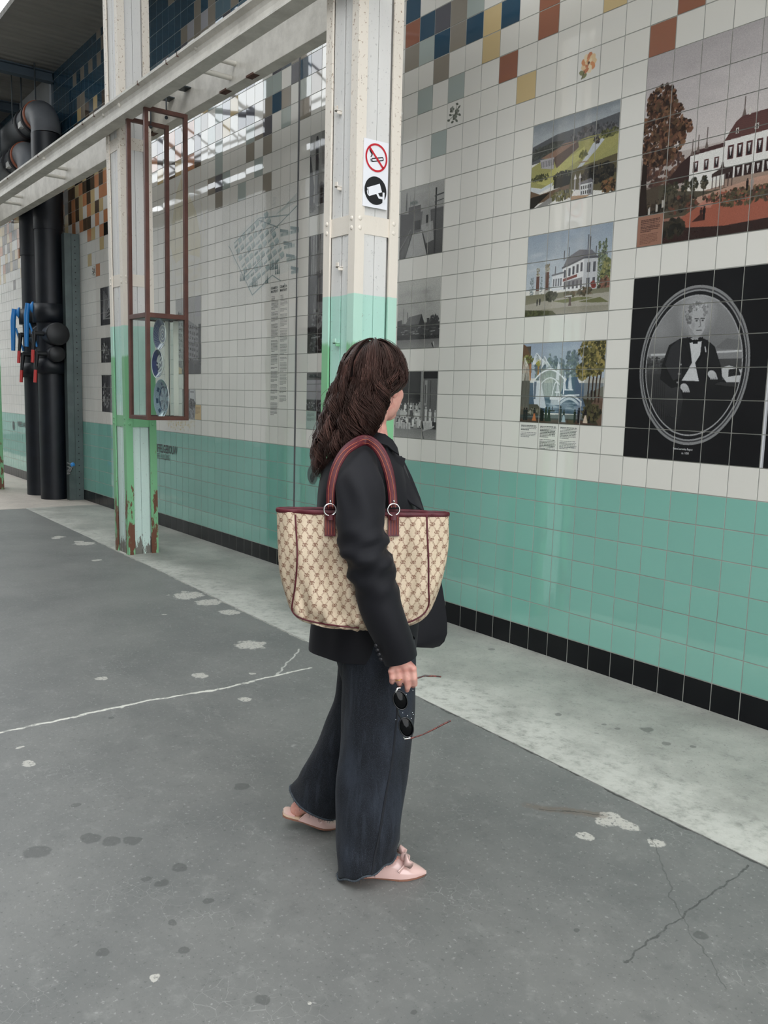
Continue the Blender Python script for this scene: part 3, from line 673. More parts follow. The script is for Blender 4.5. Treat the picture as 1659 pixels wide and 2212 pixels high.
# ------------------------------------------------------------------ pictures printed on the tiles
class Cv:
    """a small canvas measured in tiles: u to the right, v down; colours are sRGB 0..1"""
    def __init__(s, w, h, res, bg='#d9d6cd'):
        s.w, s.h, s.res, s.n = w, h, res, res * 2
        s.W, s.H = 2 * int(round(w * res)), 2 * int(round(h * res))
        s.a = np.empty((s.H, s.W, 3)); s.a[:] = s.c(bg)
        s.V, s.U = np.mgrid[0:s.H, 0:s.W]; s.U = (s.U + .5) / s.n; s.V = (s.V + .5) / s.n
        s.r = np.random.default_rng(int(w * 100 + h * 7 + res))
    def c(s, k):
        if isinstance(k, str): k = k.lstrip('#'); return np.array([int(k[i:i + 2], 16) / 255 for i in (0, 2, 4)])
        return np.array(k, float)
    def _win(s, u0, v0, u1, v1):
        return (slice(max(0, int(v0 * s.n) - 1), max(0, min(s.H, int(v1 * s.n) + 2))), slice(max(0, int(u0 * s.n) - 1), max(0, min(s.W, int(u1 * s.n) + 2))))
    def put(s, w, m, col, al=1.):
        m = (m * al)[..., None]; s.a[w] = s.a[w] * (1 - m) + s.c(col) * m
    def rect(s, u0, v0, u1, v1, col, al=1.):
        w = s._win(u0, v0, u1, v1); U, V = s.U[w], s.V[w]; s.put(w, ((U >= u0) & (U <= u1) & (V >= v0) & (V <= v1)).astype(float), col, al)
    def grad(s, v0, v1, c0, c1, u0=0, u1=99):
        u1 = min(u1, s.w); w = s._win(u0, v0, u1, v1); V = s.V[w]; t = np.clip((V - v0) / (v1 - v0), 0, 1)[..., None]
        s.a[w] = s.c(c0) * (1 - t) + s.c(c1) * t
    def ell(s, u, v, ru, rv, col, al=1., rot=0., soft=0.):
        R = max(ru, rv); w = s._win(u - R, v - R, u + R, v + R); x, y = s.U[w] - u, s.V[w] - v
        if rot: x, y = x * math.cos(rot) + y * math.sin(rot), -x * math.sin(rot) + y * math.cos(rot)
        d = np.sqrt((x / ru) ** 2 + (y / rv) ** 2)
        s.put(w, np.clip((1 - d) / soft, 0, 1) if soft else (d <= 1).astype(float), col, al)
    def poly(s, pts, col, al=1.):
        P = np.array(pts, float); w = s._win(P[:, 0].min(), P[:, 1].min(), P[:, 0].max(), P[:, 1].max()); U, V = s.U[w], s.V[w]
        ins = np.zeros(U.shape, bool); n = len(P)
        for i in range(n):
            (x0, y0), (x1, y1) = P[i], P[(i + 1) % n]
            if y0 == y1: continue
            ins ^= ((y0 > V) != (y1 > V)) & (U < (x1 - x0) * (V - y0) / (y1 - y0) + x0)
        s.put(w, ins.astype(float), col, al)
    def line(s, pts, t, col, al=1.):
        for (x0, y0), (x1, y1) in zip(pts[:-1], pts[1:]):
            w = s._win(min(x0, x1) - t, min(y0, y1) - t, max(x0, x1) + t, max(y0, y1) + t); U, V = s.U[w], s.V[w]
            L2 = (x1 - x0) ** 2 + (y1 - y0) ** 2 + 1e-9; k = np.clip(((U - x0) * (x1 - x0) + (V - y0) * (y1 - y0)) / L2, 0, 1)
            s.put(w, np.clip((t - np.hypot(U - x0 - k * (x1 - x0), V - y0 - k * (y1 - y0))) * s.n + .5, 0, 1), col, al)
    def leaves(s, u, v, ru, rv, n, size, cols, al=.9):
        for _ in range(n):
            a, q = s.r.uniform(0, 2 * PI), math.sqrt(s.r.uniform()); k = s.r.uniform(.5, 1.3) * size
            s.ell(u + ru * q * math.cos(a), v + rv * q * math.sin(a), k, k * s.r.uniform(.5, .9), cols[int(s.r.integers(len(cols)))], al, s.r.uniform(0, 3))
    def cloud(s, u0, v0, u1, v1, n, size, col, al=.12):
        for _ in range(n): s.ell(s.r.uniform(u0, u1), s.r.uniform(v0, v1), size * s.r.uniform(.6, 1.8), size * s.r.uniform(.3, .7), col, al, 0, .9)
    def grain(s, k): s.a = np.clip(s.a * (1 + s.r.normal(0, k, (s.H, s.W, 1))), 0, 1)
    def textlines(s, u0, v0, u1, n, step, th, col, last=.6):
        for i in range(n):
            x = u0; e = u1 if i < n - 1 else u0 + (u1 - u0) * last; e -= s.r.uniform(0, .08) * (u1 - u0)
            while x < e:
                k = min(e, x + s.r.uniform(.03, .11)); s.rect(x, v0 + i * step, k, v0 + i * step + th, col, .9); x = k + .014
    def person(s, u, v, h, col, skirt=None):
        s.ell(u, v - h * .93, h * .07, h * .08, col); s.poly([(u - h * .12, v - h * .84), (u + h * .12, v - h * .84), (u + h * .10, v - h * .45), (u + h * .09, v), (u - h * .09, v), (u - h * .10, v - h * .45)], col)
        if skirt: s.poly([(u - h * .07, v - h * .55), (u + h * .07, v - h * .55), (u + h * .22, v), (u - h * .22, v)], skirt)
    def out(s):
        a = s.a.reshape(s.H // 2, 2, s.W // 2, 2, 3).mean((1, 3)); gr = a.mean(-1, keepdims=True); a = gr + (a - gr) * .8
        return np.where(a <= .04045, a / 12.92, ((a + .055) / 1.055) ** 2.4)
M_PRINT = attr_mat('printed_tile', .05, .5, ior=1.6)
def mural(cv, c0, r0, label, cat='tile picture', skip=(), group=None, x0=None, name='tile_picture', M=None):
    a = cv.out(); res = cv.res; V = []; Fq = []; C = []; g = .0021; nV = 0
    for tc in range(int(math.ceil(cv.w))):
        for tr in range(int(math.ceil(cv.h))):
            if (tc, tr) in skip: continue
            wn = min(res, a.shape[1] - tc * res); hn = min(res, a.shape[0] - tr * res)
            X0 = xc(c0 + tc) + g; X1 = xc(c0 + tc) + TS * wn / res - g; Z1 = zr(r0 + tr) - g; Z0 = zr(r0 + tr) - TS * hn / res + g
            gx, gz = np.meshgrid(np.linspace(X0, X1, wn + 1), np.linspace(Z1, Z0, hn + 1))
            b1, b2 = rng.normal(0, .00016, 2)
            gy = -.0078 + b1 * np.linspace(-1, 1, wn + 1)[None, :] + b2 * np.linspace(-1, 1, hn + 1)[:, None]
            V.append(np.stack([gx, gy, gz], -1).reshape(-1, 3))
            i, j = np.meshgrid(np.arange(hn), np.arange(wn), indexing='ij'); q = i * (wn + 1) + j + nV
            Fq.append(np.stack([q, q + wn + 1, q + wn + 2, q + 1], -1).reshape(-1, 4)); nV += (wn + 1) * (hn + 1)
            C.append(a[tr * res:tr * res + hn, tc * res:tc * res + wn].reshape(-1, 3))
    o = link_mesh(name, fast_mesh(name, np.concatenate(V), np.concatenate(Fq), np.concatenate(C), True), M or M_PRINT)
    return tag(o, label, cat, group)
WH = '#d9d6cd'
def big_house():
    k = Cv(7, 6, 50); k.grad(0, 3.2, '#b0a8a7', '#cabfba'); k.grad(3.2, 6, '#b5a79f', '#8d8078')
    k.cloud(2, .2, 6.5, 2.2, 70, .5, '#d2cac6', .10); k.cloud(0, .2, 3, 2, 30, .5, '#9a9190', .10)
    k.leaves(1.0, 3.7, .8, .55, 160, .09, ['#5b3b2f', '#6d4a39', '#46302a'])                       # distant trees
    k.poly([(1.05, 4.05), (1.55, 3.55), (1.9, 3.35), (1.9, 4.15), (1.05, 4.2)], '#3a2522')
    for a, b, v0, v1 in ((1.86, 3.02, 3.40, 4.35), (3.02, 7, 2.95, 4.6)): k.poly([(a, v0), (b, v0 - .02), (b, v1), (a, v1)], '#ddd9d2')
    k.poly([(1.85, 3.42), (3.02, 3.36), (3.02, 3.24), (2.0, 3.28)], '#4a2e2c'); k.poly([(2.98, 3.2), (3.35, 2.72), (3.55, 2.6), (7, 2.5), (7, 3.08), (3.05, 3.2)], '#5d3935')
    for i in range(16): k.line([(3.4 + i * .01, 2.72 + i * .03), (7, 2.6 + i * .03)], .006, '#714640', .5)
    for u in (3.36, 3.98, 4.7, 5.5): k.rect(u, 2.92, u + .1, 3.06, '#c9c2b8'); k.rect(u + .03, 2.95, u + .07, 3.05, '#2a1d1c')
    for u in (2.05, 2.42, 2.78): k.rect(u - .07, 3.62, u + .09, 3.95, '#5b3432'); k.rect(u - .04, 3.66, u + .06, 3.92, '#2c2224'); k.poly([(u - .03, 3.66), (u + .05, 3.66), (u + .01, 3.88)], '#cfcac6')
    for i in range(12):
        u = 3.2 + i * .31; k.rect(u - .07, 3.36, u + .13, 3.78, '#5b3432'); k.rect(u - .03, 3.41, u + .09, 3.75, '#2c2224'); k.poly([(u - .02, 3.42), (u + .08, 3.42), (u + .03, 3.7)], '#cfcac6')
        k.rect(u - .09, 4.0, u + .16, 4.42, '#33211f'); k.poly([(u - .02, 4.05), (u + .08, 4.05), (u + .03, 4.3)], '#c9c4c0')
    for u, v, h in ((1.92, 3.4, .45), (2.1, 3.35, .5), (2.4, 3.3, .62), (3.6, 2.6, .55)): k.line([(u, v), (u, v - h)], .015, '#574943'); k.poly([(u - .07, v), (u, v - h * .5), (u + .07, v)], '#6d5d55')
    k.rect(3.75, 2.42, 3.82, 2.62, '#c9c2b8')
    k.grad(4.35, 6, '#9c8270', '#8b4a38'); k.poly([(1.8, 4.3), (3.1, 4.3), (3.1, 4.5), (1.8, 4.6)], '#ddd5c8')
    k.poly([(0, 4.2), (.9, 4.1), (1.4, 4.4), (2.6, 4.6), (7, 4.45), (7, 5.2), (0, 5.2)], '#4d4636', .95)
    k.poly([(2.0, 4.75), (4.2, 4.45), (7, 4.4), (7, 4.62), (3.4, 4.75), (2.4, 5.0)], '#c09078', .9)
    k.poly([(1.2, 5.5), (2.3, 4.95), (7, 4.98), (7, 5.8), (3, 5.75), (1.8, 5.62)], '#a4553f'); k.poly([(2.2, 5.0), (2.6, 4.78), (2.9, 4.8), (2.7, 5.1)], '#b87460')
    k.leaves(3.6, 4.82, 1.2, .14, 160, .06, ['#4a4532', '#5d3b30', '#6e5a3c', '#a0543f', '#33301f']); k.leaves(4.4, 5.05, 1.4, .12, 130, .06, ['#3a3626', '#4d3a2c', '#5d5238'])
    k.leaves(1.6, 4.85, .6, .25, 130, .07, ['#3b3327', '#4d4130', '#6e3f30', '#2b2620'])
    for u in (1.35, 1.75, 2.05, 2.4, 1.1): k.leaves(u, 4.3, .13, .2, 50, .05, ['#2c2c22', '#3c3828', '#4c4632']); k.line([(u, 4.5), (u, 4.75)], .015, '#2a241e')
    k.poly([(2.66, 4.1), (2.95, 3.98), (3.0, 3.8), (3.05, 3.98), (3.35, 4.05), (3.35, 4.14), (2.66, 4.2)], '#40302d')
    for i in range(6): k.line([(2.7 + i * .13, 4.12), (2.7 + i * .13, 4.55)], .014, '#40302d')
    k.poly([(0, 5.1), (1.1, 5.3), (1.9, 5.6), (3.2, 5.72), (7, 5.6), (7, 6), (0, 6)], '#35221e'); k.leaves(1.35, 5.55, .45, .3, 140, .08, ['#22201a', '#2f2b20', '#3a3327'])
    k.leaves(.55, 4.95, .5, .25, 90, .07, ['#2a2319', '#3a3226', '#1e1a15']); k.rect(0, 4.1, .75, 4.9, '#4b3a2e', .5)
    k.poly([(.05, 2.6), (.22, 2.6), (.24, 4.0), (.35, 5.1), (0, 5.1)], '#2a1d17')
    for u, v, ru, rv, n in ((.62, 1.5, .55, .5, 300), (.75, 2.15, .78, .62, 420), (.75, 2.8, .85, .5, 380), (1.35, 2.5, .5, .3, 130), (.7, 3.2, .6, .28, 170)):
        k.leaves(u, v, ru, rv, n, .075, ['#4a2e20', '#6b4430', '#3b261c', '#81573b', '#57402a', '#2c1d17'])
    for u, v, h in ((2.42, 5.45, .44),): k.person(u + .06, v, h, '#241a19'); k.person(u - .05, v, h * .93, '#3b2320', '#43231d'); k.poly([(u - .08, v - .2), (u + .03, v - .2), (u + .05, v), (u - .38, v)], '#43231d')
    k.person(3.88, 4.8, .36, '#221b1b'); k.person(4.02, 4.8, .34, '#9a8b84'); k.person(4.6, 4.75, .3, '#221b1b')
    for u, v in ((.42, 5.0), (.72, 4.95), (.95, 4.85)): k.rect(u - .04, v - .25, u + .04, v, '#b1aaa0'); k.leaves(u, v - .32, .07, .09, 12, .04, ['#5b4a38', '#3b3226'])
    k.grain(.05); mural(k, 0, -7, 'large tile picture of a white mansion, brown tree and red garden path', skip={(0, 5)})
    t = Cv(1, 1, 50, '#9b6a54'); t.textlines(.12, .12, .9, 8, .055, .026, '#4a2f28'); t.textlines(.12, .6, .86, 7, .05, .02, '#6a4437'); mural(t, 0, -2, 'brown caption tile at the lower left of the mansion picture', 'caption tile', name='caption_tile')
big_house()
def valley():
    k = Cv(4, 3, 50); k.grad(0, .8, '#7d858b', '#a7adb0'); k.cloud(0, .2, 4, .7, 40, .3, '#b9bdbf', .14)
    k.poly([(0, .78), (1.2, .55), (2.4, .52), (4, .42), (4, 1.2), (0, 1.4)], '#55575a'); k.poly([(0, .95), (1, .78), (1.6, .85), (1.2, 1.1), (0, 1.3)], '#3f423f')
    k.leaves(2.9, .85, 1.1, .22, 260, .06, ['#4b4a4d', '#5d5b5e', '#6d6a6a', '#3c3c3c']); k.leaves(.7, 1.05, .8, .18, 120, .06, ['#3d403b', '#4d504a'])
    k.poly([(0, 1.5), (1.4, 1.05), (2.7, .95), (4, 1.0), (4, 2.0), (2.2, 2.0), (.8, 2.4), (0, 2.2)], '#9a9655'); k.poly([(.3, 2.1), (1.2, 1.7), (2.6, 1.2), (3.2, 1.3), (1.9, 1.8), (.9, 2.3)], '#b3ad5e')
    k.poly([(2.5, 1.0), (4, .98), (4, 1.4), (3.3, 1.7), (2.6, 1.9)], '#a09a56')
    k.poly([(.45, 1.25), (1.6, .95), (2.2, .98), (1.1, 1.35)], '#8d6b58'); k.poly([(1.05, 1.35), (2.2, .98), (2.25, 1.2), (1.25, 1.75)], '#5d4a41'); k.poly([(.42, 1.3), (1.1, 1.32), (1.1, 1.75), (.5, 1.62)], '#a5a0a2')
    for i in range(8): k.rect(.5 + i * .08, 1.38, .53 + i * .08, 1.6, '#5d5a5d')
    k.poly([(2.4, 1.95), (2.15, 1.98), (2.6, 1.6), (2.9, 1.2), (3.3, 1.1), (3.4, 1.16), (3.0, 1.5), (2.6, 1.8)], '#b9bcc0')
    k.line([(2.3, 1.75), (2.75, 1.78)], .02, '#8b735c'); k.leaves(2.5, 1.5, .2, .12, 40, .05, ['#6a6a3c', '#55572f']); k.leaves(3.6, 1.0, .4, .14, 70, .05, ['#55572f', '#6e6d3f', '#3f4128'])
    k.leaves(3.05, 1.12, .15, .12, 30, .04, ['#4d4340', '#33302d'])
    k.leaves(1.6, 2.08, .5, .16, 130, .05, ['#262822', '#1c1e19', '#33352a']); k.rect(1.15, 2.1, 2.05, 2.45, '#20211c'); k.leaves(.5, 1.95, .5, .1, 60, .05, ['#4d5030', '#3c3e28'])
    k.poly([(0, 2.2), (.5, 2.35), (1.1, 2.2), (1.05, 2.35), (.4, 2.5), (0, 2.35)], '#bfc4c6'); k.poly([(0, 2.35), (.5, 2.55), (1.5, 2.45), (2, 2.4), (2, 2.7), (.2, 2.9), (0, 2.9)], '#6a5340')
    k.poly([(2.0, 1.95), (4, 1.75), (4, 3), (1.9, 2.6)], '#5b5237'); k.leaves(3.2, 2.25, .75, .3, 200, .08, ['#2a2824', '#383228', '#1f1d1b']); k.leaves(3.7, 2.75, .35, .22, 90, .07, ['#7d5b35', '#5d4a2c', '#8b5a38', '#33291f'])
    k.poly([(0, 2.6), (1.0, 2.55), (.2, 3), (0, 3)], '#25211d'); k.poly([(.3, 3), (1.5, 2.55), (1.9, 2.62), (.9, 3)], '#8b8884'); k.leaves(1.55, 2.75, .5, .18, 100, .06, ['#5d5a35', '#44422a', '#7b7440'])
    k.poly([(2.3, 2.45), (2.9, 2.36), (3.05, 2.5), (2.4, 2.58)], '#6d6a6e'); k.rect(2.42, 2.52, 2.98, 2.95, '#c9c9c8'); k.rect(2.78, 2.55, 3.0, 2.95, '#8d8b8d')
    for i in range(5):
        for v in (2.58, 2.76): k.rect(2.46 + i * .1, v, 2.51 + i * .1, v + .12, '#3a3838')
    for u in (2.12, 2.35): k.rect(u, 2.28, u + .07, 2.7, '#a19a98'); k.poly([(u - .03, 2.28), (u + .035, 2.08), (u + .1, 2.28)], '#c9c4c0')
    k.poly([(2.0, 2.85), (2.9, 2.95), (2.7, 3), (2, 3)], '#a88560'); k.grain(.06); mural(k, -5, -6, 'tile picture of a green valley with a lake and white house')
valley()
def villa():
    k = Cv(4, 3, 50); k.grad(0, 2, '#8d9cab', '#b3bcc3'); k.cloud(.8, .1, 3.3, 1, 50, .35, '#a3a9b0', .16); k.cloud(.1, .7, 1.6, 1.4, 30, .25, '#cdd0d2', .16)
    for u, h in ((.25, 1.5), (.35, 1.42), (.8, 1.55), (1.15, 1.5)): k.leaves(u, 1.95, .05, .4, 40, .03, ['#7f8b8c', '#6f7b7b'])
    for u, t in ((3.45, .55), (3.62, .62), (3.74, .5)): k.leaves(u, t + .85, .07, .85, 150, .04, ['#55604c', '#6b7458', '#454f40', '#828a64'])
    k.leaves(3.85, 1.75, .28, .6, 190, .07, ['#5d6440', '#7b7d49', '#42482f', '#8f8a50']); k.leaves(3.8, 2.2, .3, .35, 150, .07, ['#6b4a3c', '#7d5d48', '#3e3a2c', '#8d5a48'])
    k.poly([(1.3, 1.55), (1.85, 1.48), (1.85, 2.1), (1.3, 2.12)], '#c9cccf'); k.poly([(1.82, 1.3), (2.8, 1.05), (2.8, 2.2), (1.82, 2.15)], '#d3d3d2'); k.poly([(2.8, 1.02), (3.4, 1.1), (3.42, 2.2), (2.8, 2.2)], '#b9babc')
    k.poly([(1.8, 1.34), (2.0, 1.0), (2.55, .78), (3.1, .84), (3.42, 1.1), (2.8, 1.06)], '#6c6b70'); k.line([(1.8, 1.33), (2.8, 1.06), (3.42, 1.1)], .035, '#55555a'); k.line([(1.3, 1.56), (1.85, 1.5)], .03, '#66676c')
    for i in range(5): k.rect(1.88 + i * .19, 1.42 - i * .05, 1.98 + i * .19, 1.7 - i * .04, '#4b4b52'); k.rect(1.9 + i * .19, 1.85, 1.99 + i * .19, 2.1, '#55555b')
    k.poly([(1.85, 1.74), (2.5, 1.62), (2.5, 1.72), (1.85, 1.84)], '#7a3e36'); k.poly([(1.9, 1.85), (2.75, 1.75), (2.75, 2.0), (1.9, 2.05)], '#59565a', .7)
    for u in (2.95, 3.2): k.rect(u, 1.25, u + .12, 1.6, '#55565b'); k.rect(u, 1.8, u + .12, 2.1, '#55565b')
    for i in range(4): k.rect(1.36 + i * .12, 1.7, 1.43 + i * .12, 1.98, '#67696f')
    for u, v, h in ((1.86, 1.05, .3), (2.06, .95, .3), (2.95, .8, .5), (3.02, .8, .42), (1.45, 1.5, .25), (3.3, 1.0, .25)): k.line([(u, v), (u, v - h)], .02, '#4f4f53')
    for u, v in ((.6, 1.5), (1.06, 1.38)): k.rect(u - .08, v, u + .08, 2.1, '#6a4a40'); k.rect(u - .11, 2.05, u + .11, 2.45, '#a9a69c'); k.rect(u - .1, v - .04, u + .1, v + .03, '#b9b5aa'); k.leaves(u, v - .16, .08, .14, 24, .04, ['#a8a08a', '#80765f'])
    k.grad(2.2, 3, '#77745a', '#96907f'); k.poly([(0, 2.55), (1.6, 2.4), (4, 2.35), (4, 2.8), (2, 2.75), (0, 2.8)], '#a29c8c'); k.poly([(0, 2.75), (1.4, 2.85), (1.6, 3), (0, 3)], '#4c5030'); k.leaves(.4, 2.92, .6, .1, 70, .06, ['#3c4026', '#555a34'])
    k.poly([(1.4, 2.5), (2.6, 2.42), (3.3, 2.5), (2.0, 2.6)], '#6f7244'); k.poly([(2.6, 2.6), (3.6, 2.5), (4, 2.7), (3.3, 2.68)], '#6b6c42')
    k.leaves(1.3, 2.3, .28, .16, 90, .06, ['#3c4032', '#4f533f', '#2e3226']); k.leaves(2.2, 2.3, .3, .1, 60, .05, ['#55553c', '#6b5a44']); k.leaves(2.9, 2.25, .35, .15, 90, .06, ['#4f4a36', '#6e5a46', '#3e3c2c']); k.leaves(3.25, 2.05, .1, .12, 30, .05, ['#8c3a30', '#6e3028'])
    k.person(.62, 2.62, .26, '#25252a'); k.person(.76, 2.6, .26, '#25252a'); k.person(2.22, 2.72, .36, '#4d3f38', '#5b4a40'); k.rect(1.98, 2.34, 2.3, 2.38, '#c9c9c4'); k.grain(.05)
    mural(k, -5, -2, 'tile picture of a grey white villa under a blue sky with gate pillars')
villa()
def fountain():
    k = Cv(4, 3, 50); k.grad(0, 1.3, '#8f9db0', '#a5b1bd'); k.cloud(1, 0, 3.2, .5, 30, .3, '#b3bac4', .15)
    for u, h in ((.8, .5), (1.1, .6), (1.4, .45), (1.7, .55), (2.0, .6), (2.3, .4), (2.55, .35), (2.7, .42)): k.leaves(u, h + .45, .12, .5, 60, .07, ['#5d6b78', '#6a7780', '#4d5a62', '#70806f'], .75)
    k.grad(1.5, 2.6, '#5a6d80', '#3c5068'); k.poly([(1.0, 1.0), (2.1, 1.0), (2.1, 2.0), (.9, 2.0)], '#9ba59a', .8); k.poly([(2.3, 1.3), (2.75, 1.25), (3.1, 1.9), (2.0, 1.9)], '#4a6078')
    k.rect(0, .1, .42, 3, '#55493c'); k.poly([(0, 0), (.18, .1), (.45, .55), (.5, 1.1), (0, 1.1)], '#6a4a34'); k.rect(.38, .8, .48, 1.4, '#a86a3c'); k.rect(.82, .8, .9, 1.2, '#a87a44'); k.leaves(.3, .6, .3, .14, 60, .05, ['#7a7a3c', '#8d8a4a', '#555a2c']); k.leaves(.85, .75, .1, .12, 30, .05, ['#8d8a3a', '#a39a44'])
    k.rect(0, 1.4, .45, 2.4, '#4a463e', .8)
    for i in range(9): k.line([(.06 + i * .045, .5 + i * .05), (.06 + i * .045, 2.5)], .008, '#a8a79c', .5)
    def arc(u0, v0, u1, h, n=14): return [(u0 + (u1 - u0) * i / n, v0 - 4 * h * (i / n) * (1 - i / n)) for i in range(n + 1)]
    for i in range(6): k.line(arc(.55 + i * .02, .8, .95 + i * .06, .42 - i * .05), .014, '#e2e5e6', .8); k.line(arc(1.0, .95, 1.25 + i * .05, .45 - i * .05), .012, '#dfe3e4', .75)
    for i in range(4): k.line(arc(.02 + i * .03, 1.4, .22 + i * .06, .85 - i * .08), .014, '#d9d6c8', .8)
    k.line(arc(.72, 1.35, 2.15, .36) + [(2.15, 1.9)], .03, '#e9ecee', .9); k.line(arc(1.0, 1.55, 1.95, .25), .022, '#e4e7e9', .8); k.line(arc(1.6, 2.0, 1.98, .55), .02, '#e9ecee', .8)
    k.poly([(.62, 1.4), (.98, 1.4), (1.25, 2.15), (1.35, 2.45), (.75, 2.4), (.66, 2.0)], '#d6dbdf', .85); k.poly([(.68, 1.45), (.8, 1.45), (.78, 2.1), (.68, 2.1)], '#4b5868', .8)
    for i in range(14): k.line([(.95 + i * .05, 1.2 + (i % 4) * .1), (1.02 + i * .05, 2.05)], .012, '#cfd5d0', .5)
    k.poly([(1.75, 1.35), (1.8, .85), (1.84, .72), (1.92, .9), (1.92, 1.4)], '#dde1e4', .85)
    for u in (2.15, 2.38, 2.45): k.poly([(u - .03, 1.7), (u, 1.15), (u + .13, 1.75)], '#d9dee2', .8)
    k.line([(2.2, 1.75), (2.6, 1.75)], .02, '#e2e6e8'); k.line([(2.1, 1.98), (2.9, 1.93)], .03, '#cfd6da', .8)
    k.rect(1.5, 2.0, 2.05, 2.1, '#d6d9da'); k.rect(1.55, 2.1, 2.0, 2.3, '#aeb5bb'); k.line([(1.85, 2.0), (1.85, 1.6)], .03, '#c9cdd0'); k.rect(1.74, 1.82, 1.98, 1.86, '#e3e6e7')
    k.line(arc(1.95, 2.15, 3.0, .2) + [(3.0, 2.3)], .03, '#dfe4e7', .85); k.line(arc(2.0, 2.25, 2.9, .2), .05, '#c9d2d8', .6)
    for i in range(26): u = k.r.uniform(1.2, 3.1); v = k.r.uniform(2.2, 2.6); k.line([(u, v), (u + .3, v)], .012, '#9fb0bd', .6)
    k.cloud(1.2, 2.2, 3.2, 2.5, 30, .2, '#b9c5cc', .2); k.poly([(.45, 2.3), (.9, 2.3), (1.3, 2.7), (.4, 2.8)], '#4f4a3e'); k.leaves(.8, 2.6, .4, .14, 70, .06, ['#6e6a58', '#56523f', '#8d897a', '#3c382e']); k.line([(0, 2.85), (.9, 2.78)], .04, '#b9c0c4', .7)
    k.grad(2.82, 3, '#5a4232', '#46332a'); k.poly([(0, 2.72), (4, 2.6), (4, 2.85), (0, 2.88)], '#2f3a3c', .7)
    k.poly([(3.05, 2.0), (4, 1.6), (4, 3), (3.2, 2.9), (3.3, 2.5)], '#3c3a28'); k.poly([(3.1, 1.3), (4, 1.3), (4, 2.1), (3.1, 2.05)], '#8d8d84', .6); k.poly([(3.4, 2.3), (3.75, 1.95), (4, 2.0), (4, 3), (3.85, 3)], '#6e5142', .8)
    for u in (3.32, 3.5, 3.66, 3.82): k.line([(u + .1, .6), (u, 1.4), (u - .02, 2.15)], .03, '#3c2b20')
    for u, v, ru, rv, n in ((3.4, .35, .62, .4, 260), (3.7, .2, .35, .3, 160), (3.5, .85, .55, .35, 240), (3.0, 1.1, .28, .28, 110)): k.leaves(u, v, ru, rv, n, .07, ['#6b6432', '#8a7d3e', '#4d4a28', '#a08c48', '#3c3a22'])
    k.leaves(3.5, 2.55, .45, .3, 150, .07, ['#34321f', '#47432a', '#585030', '#26241a'])
    for u in (3.3, 3.45, 3.6): k.person(u, 2.0, .25, '#25201f')
    for u, h, sk in ((.22, .5, None), (.34, .5, None), (.76, .5, '#c06a35'), (1.1, .5, None), (1.18, .48, None), (1.34, .55, None), (1.5, .55, '#211d20'), (2.05, .6, None), (2.22, .48, '#8fa3ac'), (2.76, .5, None), (2.95, .56, None), (3.24, .52, '#cbb49c'), (3.42, .28, None)): k.person(u, 2.94, h, '#1d1b1e', sk)
    k.person(1.66, 2.55, .2, '#25252a'); k.rect(1.55, 2.5, 1.78, 2.56, '#25252a'); k.grain(.05); mural(k, -5, 2, 'tile picture of park fountains with strollers along the bottom edge')
fountain()
for i, (n1, n2, cc, lb) in enumerate(((4, 4, '#3a3a3a', 'leftmost'), (8, 8, '#262626', 'middle'), (8, 6, '#4a4a4a', 'rightmost'))):
    t = Cv(1, 1, 50, WH); t.textlines(.08, .10, .92, n1, .058, .026, cc); t.textlines(.08, .14 + n1 * .06, .92, n2, .056, .022, '#55555a' if i != 1 else cc)
    mural(t, -5 + i, 5, f'{lb} white caption tile of the three under the fountain picture', 'caption tile', name='caption_tile')
